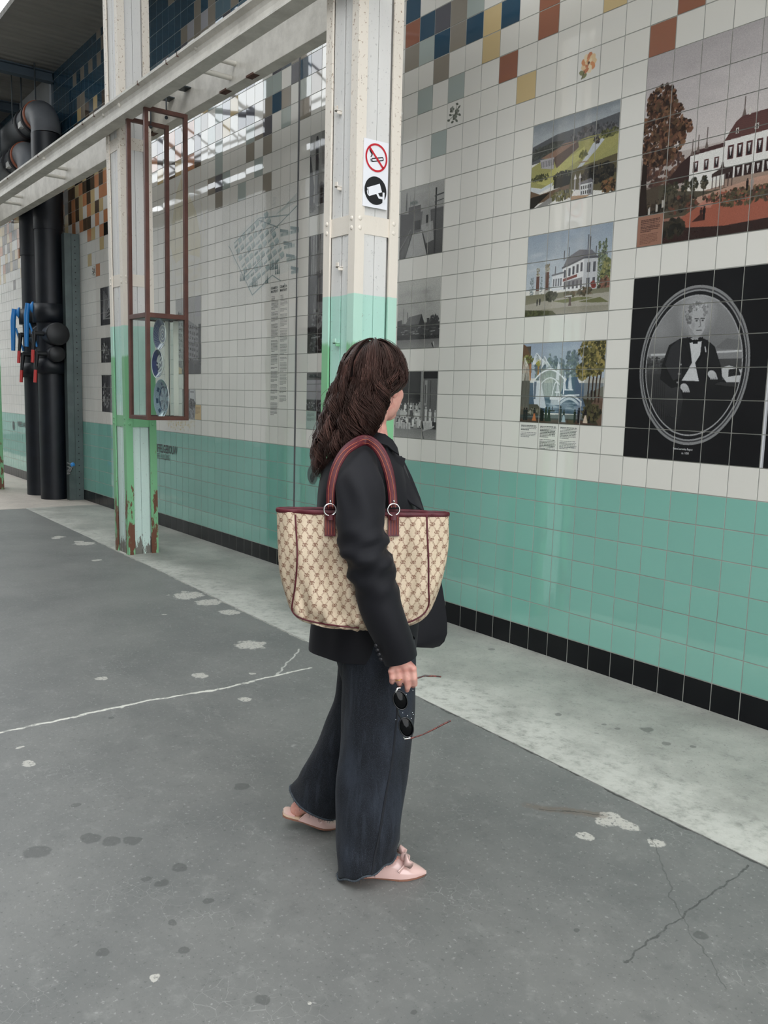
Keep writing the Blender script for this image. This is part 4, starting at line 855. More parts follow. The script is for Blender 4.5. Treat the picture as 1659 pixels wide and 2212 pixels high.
def portrait():
    k = Cv(5, 6, 50, '#151517'); U, V = k.U, k.V; cu, cv_ = 2.44, 2.94
    d = np.sqrt(((U - cu) / 1.98) ** 2 + ((V - cv_) / 2.52) ** 2); full = (slice(None), slice(None))
    for r0, r1, c in ((.965, 1.0, '#808080'), (.945, .965, '#3c3c3e'), (.925, .945, '#8a8a8a'), (.88, .925, '#1c1c1e'), (.862, .88, '#9a9a9a')): k.put(full, ((d <= r1) & (d > r0)).astype(float), c)
    save = k.a.copy(); k.grad(.5, 2.6, '#848484', '#6e6e6e'); k.ell(2.5, 1.3, .75, .8, '#a6a6a6', .8, 0, .6); k.ell(1.2, 1.8, .6, .6, '#909090', .6, 0, .9)
    k.poly([(0, 2.55), (1.2, 2.5), (4, 2.45), (5, 2.5), (5, 2.9), (0, 2.9)], '#7b7b7b'); k.poly([(3.2, 2.4), (3.6, 2.1), (4.2, 2.2), (5, 2.35), (5, 2.55)], '#656565'); k.line([(.9, 2.56), (1.5, 2.56)], .03, '#b9b9b9'); k.line([(3.3, 2.53), (4.3, 2.5)], .03, '#b4b4b4')
    k.grad(2.75, 5.6, '#454545', '#141416'); k.leaves(1.0, 2.85, .7, .2, 120, .06, ['#3a3a3a', '#2c2c2c', '#4c4c4c'])
    for i in range(24): k.line([(.6 + i * .04, 3.2), (.65 + i * .04, 5.2)], .015, '#363636' if i % 2 else '#222222', .6)
    k.poly([(3.0, 3.4), (4.6, 3.35), (4.6, 5.2), (3.2, 5.2)], '#1d1d1e')
    k.poly([(3.35, 3.05), (3.75, 2.95), (4.3, 3.1), (4.2, 3.45), (3.7, 3.45)], '#b4b4b4'); k.poly([(3.75, 3.05), (4.05, 3.02), (4.15, 3.22), (3.75, 3.28)], '#262626'); k.poly([(3.0, 3.35), (3.6, 3.45), (4.3, 3.5), (4.3, 3.62), (3.0, 3.5)], '#303030')
    k.poly([(1.95, 2.05), (1.55, 2.25), (1.32, 2.9), (1.28, 3.35), (1.75, 3.65), (2.05, 3.6), (2.2, 4.0), (2.05, 5.35), (3.2, 5.35), (3.1, 3.6), (3.55, 3.4), (3.5, 3.05), (3.2, 2.35), (2.9, 2.12), (2.6, 2.0)], '#202021')
    k.poly([(1.95, 2.05), (1.62, 2.3), (1.45, 2.9), (1.8, 3.4), (2.1, 3.3)], '#2f2f31'); k.line([(1.95, 2.08), (2.25, 2.45), (2.44, 2.9)], .02, '#131314'); k.line([(2.95, 2.15), (2.85, 2.5), (2.6, 2.9)], .02, '#131314')
    k.poly([(2.25, 2.05), (2.75, 2.1), (2.72, 2.6), (2.56, 2.85), (2.75, 3.42), (2.1, 3.4), (2.44, 2.85), (2.35, 2.4)], '#bdbdbd'); k.poly([(2.18, 2.0), (2.5, 2.15), (2.78, 2.02), (2.78, 2.16), (2.3, 2.2)], '#161617'); k.rect(2.42, 2.1, 2.6, 2.24, '#161617')
    for v in (2.9, 3.18, 3.46): k.ell(2.03 - (v - 2.9) * .1, v, .035, .03, '#8a8a8a')
    k.poly([(2.2, 1.5), (2.24, 1.95), (2.5, 2.12), (2.74, 1.98), (2.82, 1.55)], '#8c8c8c'); k.ell(2.5, 1.45, .33, .40, '#a4a4a4'); k.ell(2.58, 1.72, .24, .28, '#a0a0a0')
    k.leaves(2.2, 1.35, .12, .28, 60, .05, ['#7a7a7a', '#9a9a9a', '#606060']); k.leaves(2.5, 1.08, .34, .1, 70, .05, ['#8a8a8a', '#b0b0b0', '#6a6a6a']); k.leaves(2.82, 1.25, .08, .16, 36, .05, ['#9a9a9a', '#7a7a7a'])
    for u in (2.5, 2.72): k.line([(u - .07, 1.46), (u + .06, 1.47)], .018, '#4a4a4a'); k.ell(u, 1.53, .04, .022, '#2c2c2c')
    k.line([(2.62, 1.5), (2.66, 1.7), (2.6, 1.73)], .015, '#6c6c6c'); k.line([(2.52, 1.84), (2.7, 1.84)], .016, '#4f4f4f'); k.ell(2.38, 1.68, .1, .2, '#868686', .6, 0, .8)
    for u, v in ((2.22, 3.62), (3.17, 3.2)): k.ell(u, v, .16, .12, '#b0b0b0', 1, .4); [k.line([(u - .05 + i * .06, v), (u - .02 + i * .07, v + .14)], .028, '#a6a6a6') for i in range(4)]
    k.line([(2.88, 2.35), (2.92, 2.5)], .02, '#b9b9b9')
    m = (d <= .862)[..., None]; k.a = np.where(m, k.a, save); k.grain(.05)
    mural(k, 0, 0, 'black tile picture of a seated grey haired gentleman in an oval frame')
portrait()
k = Cv(3, 6, 20, '#151517'); k.rect(0, 0, .075, 6, '#cfcfd2'); k.rect(.075, 0, .095, 6, '#8a8a90'); mural(k, 5, 0, 'black tile panel with white strip at the right edge of the photo')
# grey photographs on tile ------------------------------------------------------
def mosa():
    k = Cv(3, 3, 44); k.grad(0, 1.2, '#a3a29c', '#8e8d89'); k.grad(1.2, 3, '#5c5b5a', '#4a4948'); k.cloud(1.2, .2, 2.6, 1, 30, .3, '#b0afaa', .2)
    k.poly([(.38, .95), (.42, .15), (.47, .15), (.5, .95)], '#4a4a4a'); k.line([(.72, .8), (.72, .3)], .012, '#6e6d6b'); k.line([(.95, .8), (.95, .45)], .012, '#6e6d6b'); k.rect(.6, .82, 1.45, 1.1, '#4f4e4d')
    k.rect(0, 1.1, 3, 1.25, '#565554'); k.poly([(0, 1.0), (1.0, 1.15), (1.0, 2.0), (0, 2.1)], '#4b4a4a'); k.rect(1.05, 1.45, 1.45, 1.85, '#242424'); k.poly([(1.6, 1.1), (2.1, 1.0), (2.2, 2.1), (1.5, 1.9)], '#8d8c89'); k.rect(1.85, 1.3, 2.0, 1.8, '#333333')
    k.rect(2.42, .25, 2.52, 3, '#333333'); k.line([(2.4, .6), (3, .55)], .03, '#4a4a4a'); k.line([(2.4, .85), (3, .8)], .02, '#4a4a4a')
    k.poly([(.9, 2.0), (1.6, 1.95), (2.0, 3), (.4, 3)], '#9c9b97'); k.poly([(1.5, 1.7), (2.3, 1.6), (2.4, 2.4), (1.9, 2.5)], '#a09f9b', .8); k.line([(1.65, 2.05), (2.0, 3)], .035, '#2b2b2b'); k.line([(.9, 2.0), (.42, 3)], .03, '#2f2f2f')
    for i in range(7): k.line([(.05 + i * .1, 2.75 - i * .1), (.05 + i * .1, 3)], .012, '#8a8986', .7)
    k.line([(0, 2.6), (.8, 1.8)], .015, '#9a9996', .7); k.grain(.07)
    return mural(k, -13, -5, 'grey photo tiles of a factory walkway right of the nearer column, topmost of three')
mosa()
def harbour():
    k = Cv(3, 3, 44); k.grad(0, 2, '#b4b3ab', '#9d9c96'); k.cloud(.2, .5, 2.6, 1.7, 40, .4, '#7d7c78', .10); k.cloud(1.9, .2, 2.4, 1.6, 30, .15, '#6f6e6b', .10)
    k.rect(0, 1.9, 3, 2.5, '#383838'); k.poly([(0, 1.75), (.35, 1.7), (.35, 2), (0, 2)], '#444444'); k.line([(.42, 1.95), (.46, 1.2)], .018, '#5a5a58'); k.line([(.75, 1.7), (.75, 1.4)], .025, '#4a4a4a')
    k.poly([(.6, 1.95), (.85, 1.6), (1.75, 1.5), (1.95, 1.95)], '#5d5d5b'); k.poly([(1.55, 1.95), (1.75, 1.5), (1.98, 1.95)], '#303030'); k.rect(2.1, 1.7, 2.28, 2, '#3c3c3c'); k.leaves(2.6, 1.8, .3, .2, 60, .08, ['#333333', '#404040'])
    for i in range(40): u, v = k.r.uniform(0, 3), k.r.uniform(2.05, 2.5); k.line([(u, v), (u + k.r.uniform(.05, .3), v - .01)], .02, ['#9a9996', '#5a5a58', '#232323'][i % 3], .8)
    k.poly([(0, 2.4), (1.3, 2.38), (3, 2.45), (3, 2.62), (0, 2.6)], '#2c2c2c'); k.grad(2.62, 3, '#6b6a67', '#82817d'); k.line([(2.5, 2.8), (2.62, 2.97)], .03, '#2a2a2a'); k.line([(2.62, 2.75), (2.66, 2.97)], .02, '#c9c8c4'); k.grain(.07)
    return mural(k, -13, -1, 'grey photo tiles of a harbour shed, middle of three right of the nearer column')
harbour()
def workers():
    k = Cv(3, 3, 44, '#2c2d2c'); k.rect(0, 0, 1.85, 1.2, '#1d1f1e'); k.rect(1.85, 0, 2.05, 2.2, '#7e7e7b'); k.rect(2.0, .3, 3, 2.2, '#5d5d5b'); k.rect(2.0, 0, 3, .32, '#1c1d1d'); k.rect(2.1, .4, 2.3, 1.5, '#8a8986'); k.rect(2.15, .6, 2.2, 1.4, '#333333'); k.rect(2.5, .4, 2.56, 1.9, '#3f3f3e')
    for row, (v, n) in enumerate(((1.45, 9), (1.75, 10), (2.1, 9), (2.4, 7))):
        for i in range(n):
            u = .1 + i * 1.9 / n + k.r.uniform(-.06, .06); vv = v + k.r.uniform(-.06, .06); c = ['#c9c8c3', '#b1b0ab', '#8d8c88', '#3a3a3a'][int(k.r.integers(4))]
            k.poly([(u - .09, vv + .4), (u - .1, vv + .05), (u + .1, vv + .05), (u + .09, vv + .4)], c); k.ell(u, vv - .02, .055, .07, '#a5a4a0'); k.ell(u, vv - .06, .055, .04, '#333333')
    for u, v, h in ((2.25, 2.3, .75), (2.55, 2.5, .85), (1.75, 2.5, .8), (2.9, 2.2, .5)): k.person(u, v, h, '#bcbbb6')
    k.grad(2.55, 3, '#70706d', '#8d8c88'); k.poly([(2.05, 2.2), (2.7, 2.15), (2.75, 2.5), (2.15, 2.6)], '#b9b8b3'); [k.line([(2.15 + i * .1, 2.25), (2.18 + i * .1, 2.5)], .012, '#6e6e6b') for i in range(5)]; k.line([(2.0, 2.65), (2.85, 2.4)], .03, '#a2a19c')
    for u in (.1, .5, .9): k.rect(u, 2.3, u + .28, 2.6, '#bdbcb7'); [k.line([(u + .06 * i, 2.35), (u + .06 * i, 2.6)], .01, '#4a4a4a') for i in range(1, 4)]
    k.line([(2.0, 2.6), (2.15, 3)], .02, '#3d3d3c'); k.grain(.08); return mural(k, -13, 3, 'grey photo tiles of a crowd of workers beside the head of the woman')
workers()
def chimney():
    k = Cv(3, 4, 24); k.grad(0, 3.4, '#8f8e8a', '#a09f9a'); k.grad(3.4, 4, '#7b7a77', '#8e8d88'); k.rect(1.1, 0, 3, 1.6, '#6e6d6b', .6); k.rect(.1, 0, .16, 1.2, '#77767a', .5)
    k.poly([(0, .9), (.08, 1.0), (.45, 2.6), (.35, 3.5), (0, 3.6)], '#45464a'); k.poly([(.52, 3.45), (.58, .25), (.64, .12), (.74, .12), (.82, .25), (.90, 3.45)], '#3a3a3d'); k.poly([(.52, 3.45), (.6, 1.9), (.86, 1.9), (.90, 3.45)], '#6a6a6b')
    k.rect(.95, 2.6, 1.5, 3.5, '#4b4b4d'); k.poly([(.9, 2.62), (1.1, 2.4), (1.5, 2.6)], '#77767a'); k.rect(1.05, 2.75, 1.45, 3.1, '#2a2a2c'); k.rect(1.05, 3.2, 1.5, 3.5, '#2a2a2c'); k.leaves(.3, 3.6, .3, .2, 50, .1, ['#4b4b4a', '#6a6a68']); k.leaves(.8, 3.55, .2, .1, 25, .06, ['#b0afa9', '#6a6a68']); k.grain(.05)
    return mural(k, -21, -9, 'narrow grey photo tiles of a tall chimney left of the nearer column, topmost')
chimney()
k = Cv(3, 6, 24, '#4a4a4b'); k.grad(0, 2, '#7c7b79', '#6a6a69')
for i in range(16): u = .15 + i * .12; k.line([(u, 0), (u + k.r.uniform(-.2, .2), 2)], .03, '#9b9a97' if i % 2 else '#4a4a4b', .8)
k.poly([(.6, 1.9), (1.2, 0), (3, 0), (3, 1.6)], '#8d8c89', .7); k.rect(0, 0, .22, 6, '#2b2b2d'); k.grad(2.0, 4, '#4d4d4f', '#434345', .22); k.poly([(.5, 3.6), (.9, 2.2), (1.8, 2.0), (1.8, 4), (.6, 4)], '#6d6d6d', .8); k.rect(.9, 3.0, 1.6, 3.4, '#3a3a3c'); k.grad(4, 6, '#4a4a4a', '#1f2021', .22); k.leaves(.9, 4.3, .5, .5, 60, .12, ['#7d7d7b', '#3a3a3a', '#5a5a5a']); k.leaves(1.0, 5.5, .9, .4, 90, .06, ['#3a3a3a', '#111213', '#6a6a6a']); k.line([(.4, 5.2), (1.2, 5.15)], .03, '#8d8d8b'); k.grain(.08)
mural(k, -21, -4, 'long dark photo tile strip of pulled strands left of the nearer column')
k = Cv(3, 2, 30, '#8d8c89'); k.rect(0, 0, 3, .38, '#5d5d5c'); k.grad(.4, 1.4, '#98979a', '#8a898c'); k.line([(0, .62), (3, .58)], .015, '#6a6a6a'); k.rect(0, 1.42, 3, 2, '#3b3c3d'); k.leaves(1, 1.75, 1.2, .22, 110, .05, ['#55565a', '#26272a', '#8a8a8a'])
o_k = mural(k, -21, 3, 'grey photo tiles of a works building with lettering, left of the woman')
k = Cv(1, 1, 30, '#98b0a4'); k.textlines(.1, .1, .85, 4, .06, .025, '#5b6a64'); k.textlines(.1, .4, .85, 3, .06, .022, '#6b7a74'); mural(k, -21, 5, 'pale green caption tile under the works building photo', 'caption tile', name='caption_tile')
k = Cv(2, 1, 30, '#262728'); k.leaves(.6, .5, .6, .5, 70, .07, ['#8a8a88', '#1c1c1e', '#5a5a5a']); mural(k, -20, 5, 'dark photo tile beside the pale green caption tile')
# engraving of the old works, two columns of text
def works():
    k = Cv(9, 6, 30, WH); INK = '#6c8284'; DK = '#3d5a5c'
    def iso(a, b, h=0): return (1.2 + a * .62 + b * .62, 2.6 - a * .0 + b * .45 - a * .42 - h)
    k.cloud(1, 1, 8, 5, 50, .5, '#b9c2be', .10); k.poly([(.9, 2.3), (4.3, 1.1), (8.9, 1.2), (8.9, 4.4), (6.2, 4.8), (3.9, 5.6), (1.5, 3.4)], '#c3cac5', .35)
    for r_ in range(7):
        for c_ in range(8):
            u = 1.5 + c_ * .52 + r_ * .30; v = 2.35 + r_ * .40 - c_ * .17
            if u > 7.0 or v > 5.1 - abs(u - 4.2) * .35: continue
            w_ = .40; k.poly([(u, v), (u + w_, v - .14), (u + w_ + .16, v + .02), (u + .16, v + .16)], ['#c9cfca', '#9fb0ae', '#aab8b5'][(r_ + c_) % 3]); k.poly([(u + .16, v + .16), (u + w_ + .16, v + .02), (u + w_ + .16, v + .16), (u + .16, v + .30)], DK if (r_ * 3 + c_) % 4 == 0 else INK, .8)
            for i in range(4): k.rect(u + .2 + i * .09, v + .15 - i * .03, u + .24 + i * .09, v + .24 - i * .03, '#d3d8d4', .8)
    for a, b in (((.9, 2.4), (3.9, 5.5)), ((3.9, 5.5), (6.2, 4.6)), ((6.2, 4.6), (7.6, 5.2)), ((1.6, 2.3), (4.6, 1.3)), ((4.6, 1.4), (6.8, 2.1)), ((2.8, 4.5), (5.0, 3.6)), ((6.0, 2.3), (8.9, 1.2)), ((4.7, 1.3), (8.0, 1.6))): k.line([a, b], .025, INK, .9)
    for i in range(10): k.line([(6.6 + i * .1, 1.35 - i * .03), (8.9, 1.0 - i * .05)], .010, '#93a3a1', .7)
    for u, v in ((7.0, 2.2), (7.4, 2.9), (7.7, 3.6), (8.1, 2.2), (8.2, 4.3)): k.poly([(u, v), (u + .9, v + .18), (u + .9, v + .35), (u, v + .18)], INK, .8); k.rect(u + .05, v + .25, u + 1.2, v + .45, '#a3b1ae', .7); [k.rect(u + .1 + i * .14, v + .26, u + .16 + i * .14, v + .42, DK, .6) for i in range(6)]
    for u, v, n in ((2.4, 4.6, 4), (3.9, 5.05, 4), (6.0, 4.3, 5), (6.6, 4.6, 3), (5.5, 5.0, 2)):
        for i in range(n): uu = u + i * .18; k.poly([(uu - .07, v), (uu, v - .5 - .1 * (i % 2)), (uu + .07, v)], DK, .85)
    for u in (3.8, 4.4, 5.2): k.line([(u, 1.6), (u, .8)], .014, '#8c9b99')
    for u, v in ((6.3, .5), (6.5, .4), (4.2, 1.0)): k.cloud(u - .3, v, u + .3, v + .4, 6, .15, '#aab3af', .2)
    k.grain(.03); mural(k, -31, -7, 'blue grey engraving of factory halls printed on the tiles left of the joint')
works()
for i, lb in enumerate(('left', 'right')):
    k = Cv(1, 8, 40, WH); col = '#3a3a39' if not i else '#5d5d5b'
    v = .78 + .0
    for n in (([11, 8, 12, 10, 9, 2, 9, 8, 4, 11] if not i else [9, 3, 10, 11, 9, 3, 8, 9, 5, 6])):
        k.textlines(.12, v, .92, n, .068, .024, col); v += n * .068 + .10
        if v > 7.6: break
    mural(k, -25 + i, -2, f'{lb} column of small print running down the white tiles by the joint', 'text panel', name='text_panel')
# photographs and yellow stains by the display case
k = Cv(4, 5, 30, '#9d9c99'); k.poly([(0, 1.2), (.8, .9), (1.6, 1.3), (3.9, 2.1), (4, 4.2), (1.6, 4.2), (0, 3.6)], '#77777a'); k.poly([(.1, 1.3), (.5, .8), (.9, 1.2), (.5, 1.0)], '#3a3a3c')
for r_ in range(7):
    for c_ in range(11): k.rect(.2 + c_ * .34, 1.5 + r_ * .36 + c_ * .055, .42 + c_ * .34, 1.7 + r_ * .36 + c_ * .05, '#3f3f43')
k.rect(0, 4.1, 4, 5, '#454548'); k.poly([(.5, 5), (2.2, 4.2), (4, 4.5), (4, 5)], '#3a3a3d'); k.rect(3.6, 1.8, 4, 4.2, '#333336'); k.rect(3, 0, 4, 1.3, '#9a999b'); k.grain(.05)
mural(k, -38, -2, 'grey photo tiles of a long factory building behind the display case')
k = Cv(2.15, 2, 30, '#8d8f90'); k.rect(0, 0, 1.2, 2, '#6b7272'); k.rect(1.2, 0, 2.15, .9, '#b9babb'); k.rect(1.3, .15, 1.9, .2, '#4a4a4c'); k.leaves(1.6, 1.0, .5, .3, 60, .12, ['#3a3a3d', '#4d4d50']); k.leaves(1.6, 1.7, .5, .3, 60, .1, ['#8d8d8f', '#5b5b5e']); mural(k, -37, 4, 'small grey photo tiles low behind the display case')
for c_, r_, rr, lb in ((-38, 2.0, 1, 'ochre caption tile inside the view through the case'), (-35, 5, 1, 'ochre caption tile at the lower right corner of the display case')):
    k = Cv(.99, 1, 30, '#d0ad70'); k.textlines(.12, .15, .85, 7, .07, .03, '#8d7040'); mural(k, c_, int(r_), lb, 'caption tile', name='caption_tile')
k = Cv(6, 8, 24, WH); P = [(0, 4.2), (1.2, 1.0), (2.0, .2), (3.0, 1.2), (4.2, 2.6), (5.0, 4.4), (4.8, 5.6), (3, 5.2), (1, 5.6)]; k.poly(P, '#d8c998', .45)
for i in range(26): a_ = k.r.uniform(0, 6), k.r.uniform(.5, 4.5); k.line([a_, (a_[0] + k.r.uniform(-1.6, 1.6), a_[1] + 2.2)], .05, '#dad2b4', .35)
k.cloud(.5, 4.5, 5, 8, 60, .5, '#d6c48d', .10); mural(k, -39, -10, 'faint yellow stained tiles above the factory photo, beside the hanging case', 'tile picture')
k = Cv(6, 1, 24, WH); k.cloud(.3, .1, 5, .8, 40, .25, '#cfb67c', .16); k.leaves(2.5, .5, 2.0, .35, 50, .07, ['#cdb57d', '#d5c497']); mural(k, -40, 6, 'yellow brown stained white tiles just beneath the display case')
for c_, r_, h_, lb in ((-53, -4, 3, 'upper grey photo of fan shaped shapes left of the peeling column'), (-53, 0, 2, 'middle small grey photo left of the peeling column'), (-53, 3, 3, 'lower grey workshop photo left of the peeling column')):
    k = Cv(3, h_, 20, '#4b4b4d'); k.rect(0, 0, .3, h_, '#2c2c2e')
    if h_ == 3 and r_ < 0: [k.line([(.6, 2.5), (.6 + 1.6 * math.cos(a_), 2.5 - 2.2 * math.sin(a_))], .05, '#a3a2a0', .8) for a_ in [i * .16 for i in range(10)]]
    else: k.leaves(1.0, h_ * .55, .8, h_ * .35, 80, .12, ['#8d8d8b', '#2c2c2e', '#6a6a6a', '#b0afac'])
    k.grain(.06); mural(k, c_, r_, lb)
# flowers printed on single tiles
def flower(c0, r0, pet, leaf, label, small=False):
    k = Cv(1, 1, 40, WH)
    if not small:
        for i in range(9): a_ = i * .7; k.ell(.5 + .2 * math.cos(a_), .45 + .2 * math.sin(a_), .16, .12, pet[i % len(pet)], 1, a_)
        for i in range(6): a_ = i * 1.05 + .3; k.ell(.5 + .09 * math.cos(a_), .45 + .09 * math.sin(a_), .09, .07, pet[(i + 1) % len(pet)], 1, a_)
        k.ell(.5, .45, .05, .05, '#5b3a28'); k.ell(.2, .72, .13, .08, leaf, 1, .5); k.ell(.32, .85, .12, .07, leaf, 1, -.4); k.line([(.32, .7), (.2, .92)], .02, '#5b5038')
    else:
        for u, v in ((.3, .3), (.62, .45), (.5, .65)): [k.ell(u + .08 * math.cos(i * 1.25), v + .08 * math.sin(i * 1.25), .07, .055, pet[i % len(pet)]) for i in range(5)]
        for u, v, a_ in ((.2, .5, .4), (.75, .3, -.5), (.8, .62, .5), (.35, .82, 0), (.62, .82, .6), (.1, .7, .2), (.62, .15, .4)): k.ell(u, v, .09, .045, leaf, 1, a_); k.line([(u, v), (.5, .55)], .012, leaf)
    mural(k, c0, r0, label, 'flower tile', name='flower_tile')
flower(-3, -8, ['#e0bd8c', '#d98a55', '#e6cfa4', '#c8744a'], '#7d7d4e', 'white tile with an orange and cream flower near the top of the wall')
flower(-10, -8, ['#6d7168', '#84877d', '#55584f'], '#5b6156', 'white tile with a small grey green flower sprig right of the sign', True)
flower(-55, -6, ['#8a5340', '#4a4038', '#9a8f84'], '#4a4a44', 'white tile with a tiny dark flower near the pipes', True)
# lettering on the tiles -------------------------------------------------------
M_INK = mat('tile_ink', '#26302f', .35); M_INK2 = mat('tile_ink_grey', '#4f6661', .35); M_INKW = mat('white_ink', '#d0d0d0', .4)
def lettering(txt, c, r, h, m, wscale=1., bold=0.):
    cu = bpy.data.curves.new('lettering', 'FONT'); cu.body = txt; cu.size = h; cu.resolution_u = 2; cu.offset = bold; cu.space_line = .95
    o = bpy.data.objects.new('lettering', cu); COL.objects.link(o); dg = bpy.context.evaluated_depsgraph_get(); dg.update()
    me = bpy.data.meshes.new_from_object(o.evaluated_get(dg)); bpy.data.objects.remove(o); bpy.data.curves.remove(cu)
    me.transform(Matrix.Translation((xc(c), -.0098, zr(r))) @ Matrix(((wscale, 0, 0, 0), (0, 0, 1, 0), (0, 1, 0, 0), (0, 0, 0, 1))))
    me.materials.clear(); return link_mesh('lettering', me, m)
def words(parts, label):
    objs = [lettering(*p) for p in parts]; root = empty('wall_lettering', objs[0].location, label, 'lettering')
    for o in objs: d = o.location - root.location; o.parent = root; o.location = d
words([('EIFFELGEBOUW', -41.75, 8.55, .122, M_INK, .68, .0024), ('EIFFEL BUILDING', -41.75, 9.05, .088, M_INK2, .60, .0004)], 'black lettering on the green tiles right of the peeling column')
words([('KERAMIEK IN\nMAASTRICHT', -24.9, -1.62, .030, M_INK, .62, .0006), ('CERAMICS IN\nMAASTRICHT', -23.9, -1.62, .030, M_INK, .62, .0006)], 'small dark heading above the two columns of small print')
words([('WERELD AARDEWERK', -79.8, 8.35, .118, M_INK, .7, .002)], 'distant dark lettering on green tiles left of the pipes')
words([('Petrus Laurentius Regout', 1.98, 5.63, .0155, M_INKW, .68), ('ca. 1850', 2.3, 5.76, .0155, M_INKW, .8)], 'tiny white caption under the oval portrait')
words([('KRISTAL-GL.', -20.72, 3.27, .036, M_INK, .8, .001)], 'dark sign lettering in the works building photo')
words([('MOSA', -12.28, -4.25, .036, M_INK2, .8)], 'grey rooftop letters in the factory walkway photo')
def emblem(c, r, R, label):
    root = empty('round_emblem', (xc(c), -.009, zr(r)), label, 'emblem')
    MB().add([(xc(c) + R * math.cos(a), -.0092, zr(r) + R * math.sin(a)) for a in [2 * PI * i / 36 for i in range(36)]], [tuple(range(36))]).build('disc', mat('emblem_grey', '#5b6c68', .35), root)
    pr = [(0, .8), (.06, .78), (.08, .3), (.30, .05), (.46, -.2), (.42, -.5), (.2, -.68), (.25, -.8), (0, -.8)]
    MB().add([(xc(c) + u * R, -.0098, zr(r) + v * R) for u, v in pr + [(-u, v) for u, v in pr[::-1]]], [tuple(range(len(pr) * 2))]).build('flask_symbol', M_INK, root)
emblem(-20.28, 8.4, .075, 'grey round flask emblem on the green tiles behind the woman')
emblem(-81.5, 8.35, .075, 'round dark emblem on the green tiles at the far left')

# ------------------------------------------------------------------ the walking woman
PO = Vector((.80, -2.12, 0)); PF = Vector((.601, .799, 0)).normalized(); PD = Vector((-PF.y, PF.x, 0)); UZ = Vector((0, 0, 1))
def LP(px, py, d):
    """point seen at a pixel, on the upright plane d metres behind her middle line (negative: nearer the viewer)"""
    r = ray(px, py); q = PO + PD * d; return CAM + r * ((q - CAM).dot(PD) / r.dot(PD))
def W3(f, d, z): return PO + PF * f + PD * d + UZ * z
def FDZ(p): q = p - PO; return q.dot(PF), q.dot(PD), p.z
def remesh(mb, name, voxel, smooth=4, fac=.5):
    me = mb.mesh(name); o = bpy.data.objects.new(name, me); COL.objects.link(o)
    m = o.modifiers.new('r', 'REMESH'); m.mode = 'VOXEL'; m.voxel_size = voxel; m.use_smooth_shade = True
    if smooth: s = o.modifiers.new('s', 'SMOOTH'); s.iterations = smooth; s.factor = fac
    dg = bpy.context.evaluated_depsgraph_get(); dg.update(); out = bpy.data.meshes.new_from_object(o.evaluated_get(dg))
    bpy.data.objects.remove(o); out.materials.clear(); return out
def capsule(mb, pts, rs, n=14):
    pts = [Vector(p) for p in pts]
    mb.tube(pts, rs, n)
    for p, r in zip(pts, rs): mb.ball(p, r * .999, n, 8)
def loft(mb, rings, n=48, cap0=False, cap1=False, wr=None):
    """rings: (centre, a1, r1, r2): points c + a1 r1 cos + PD r2 sin, wr(i, angle, u) pushes the cloth in or out"""
    P = []; k = len(rings)
    for i, (c, a1, r1, r2) in enumerate(rings):
        row = []
        for j in range(n):
            q = 2 * PI * j / n; e = wr(i / (k - 1), q, c) if wr else 0
            row.append(c + a1 * ((r1 + e) * math.cos(q)) - PD * ((r2 + e) * math.sin(q)))
        P.append(row)
    mb.grid(P, True, True)
    if cap0: mb.add(P[0], [tuple(range(n))[::-1]])
    if cap1: mb.add(P[-1], [tuple(range(n))])
    return P
def catmull(vals, m):
    """smooth in-between rows of a list of number tuples"""
    A = [np.array(v, float) for v in vals]; out = []
    for i in range(len(A) - 1):
        p0, p1, p2, p3 = A[max(i - 1, 0)], A[i], A[i + 1], A[min(i + 2, len(A) - 1)]
        for t in [j / m for j in range(m)]: out.append(.5 * (2 * p1 + (p2 - p0) * t + (2 * p0 - 5 * p1 + 4 * p2 - p3) * t * t + (3 * p1 - p0 - 3 * p2 + p3) * t ** 3))
    out.append(A[-1]); return out
M_SKIN, _nt, _b = newmat('skin'); _N = NT(_nt); _P = _N.coord('Position')
_N.link(_N.mix(_N.ramp(_N.noise(_P, 40, 4), .35, .65), lin('#d3a091'), lin('#c98d80')), _b.inputs['Base Color']); _b.inputs['Roughness'].default_value = .48
_b.inputs['Subsurface Weight'].default_value = .12; _b.inputs['Subsurface Radius'].default_value = (.012, .005, .003); _b.inputs['Subsurface Scale'].default_value = .5
# body ---------------------------------------------------------------------
HC = LP(813, 830, .06); YAW = math.radians(52)
FX = PF * math.cos(YAW) + PD * math.sin(YAW); FY = PD * math.cos(YAW) - PF * math.sin(YAW)      # where the face points, and her left
def HP(x, y, z): return HC + FX * x + FY * y + UZ * z
body = MB()
def hball(x, y, z, rx, ry, rz, seg=20, rings=14):
    P = [[HP(x + math.sin(t) * math.cos(p) * rx, y + math.sin(t) * math.sin(p) * ry, z + math.cos(t) * rz) for p in [2 * PI * j / seg for j in range(seg)]] for t in [PI * (i + .001) / (rings + .002) for i in range(rings + 1)]]
    body.grid(P, True, True)
hball(-.008, 0, .025, .092, .074, .088, 28, 18); hball(.030, 0, -.035, .058, .062, .075); hball(.058, 0, -.088, .026, .030, .022); hball(.052, .030, -.030, .028, .028, .03); hball(.052, -.030, -.030, .028, .028, .03)
hball(.062, 0, .03, .026, .052, .03)
capsule(body, [HP(.084, 0, .015), HP(.096, 0, -.012), HP(.106, 0, -.032)], [.008, .009, .011]); hball(.094, .011, -.036, .010, .008, .007); hball(.094, -.011, -.036, .010, .008, .007)
for z, r in ((-.058, .0075), (-.068, .0085)): capsule(body, [HP(.070, -.022, z), HP(.082, 0, z + .002), HP(.070, .022, z)], [r * .7, r, r * .7])
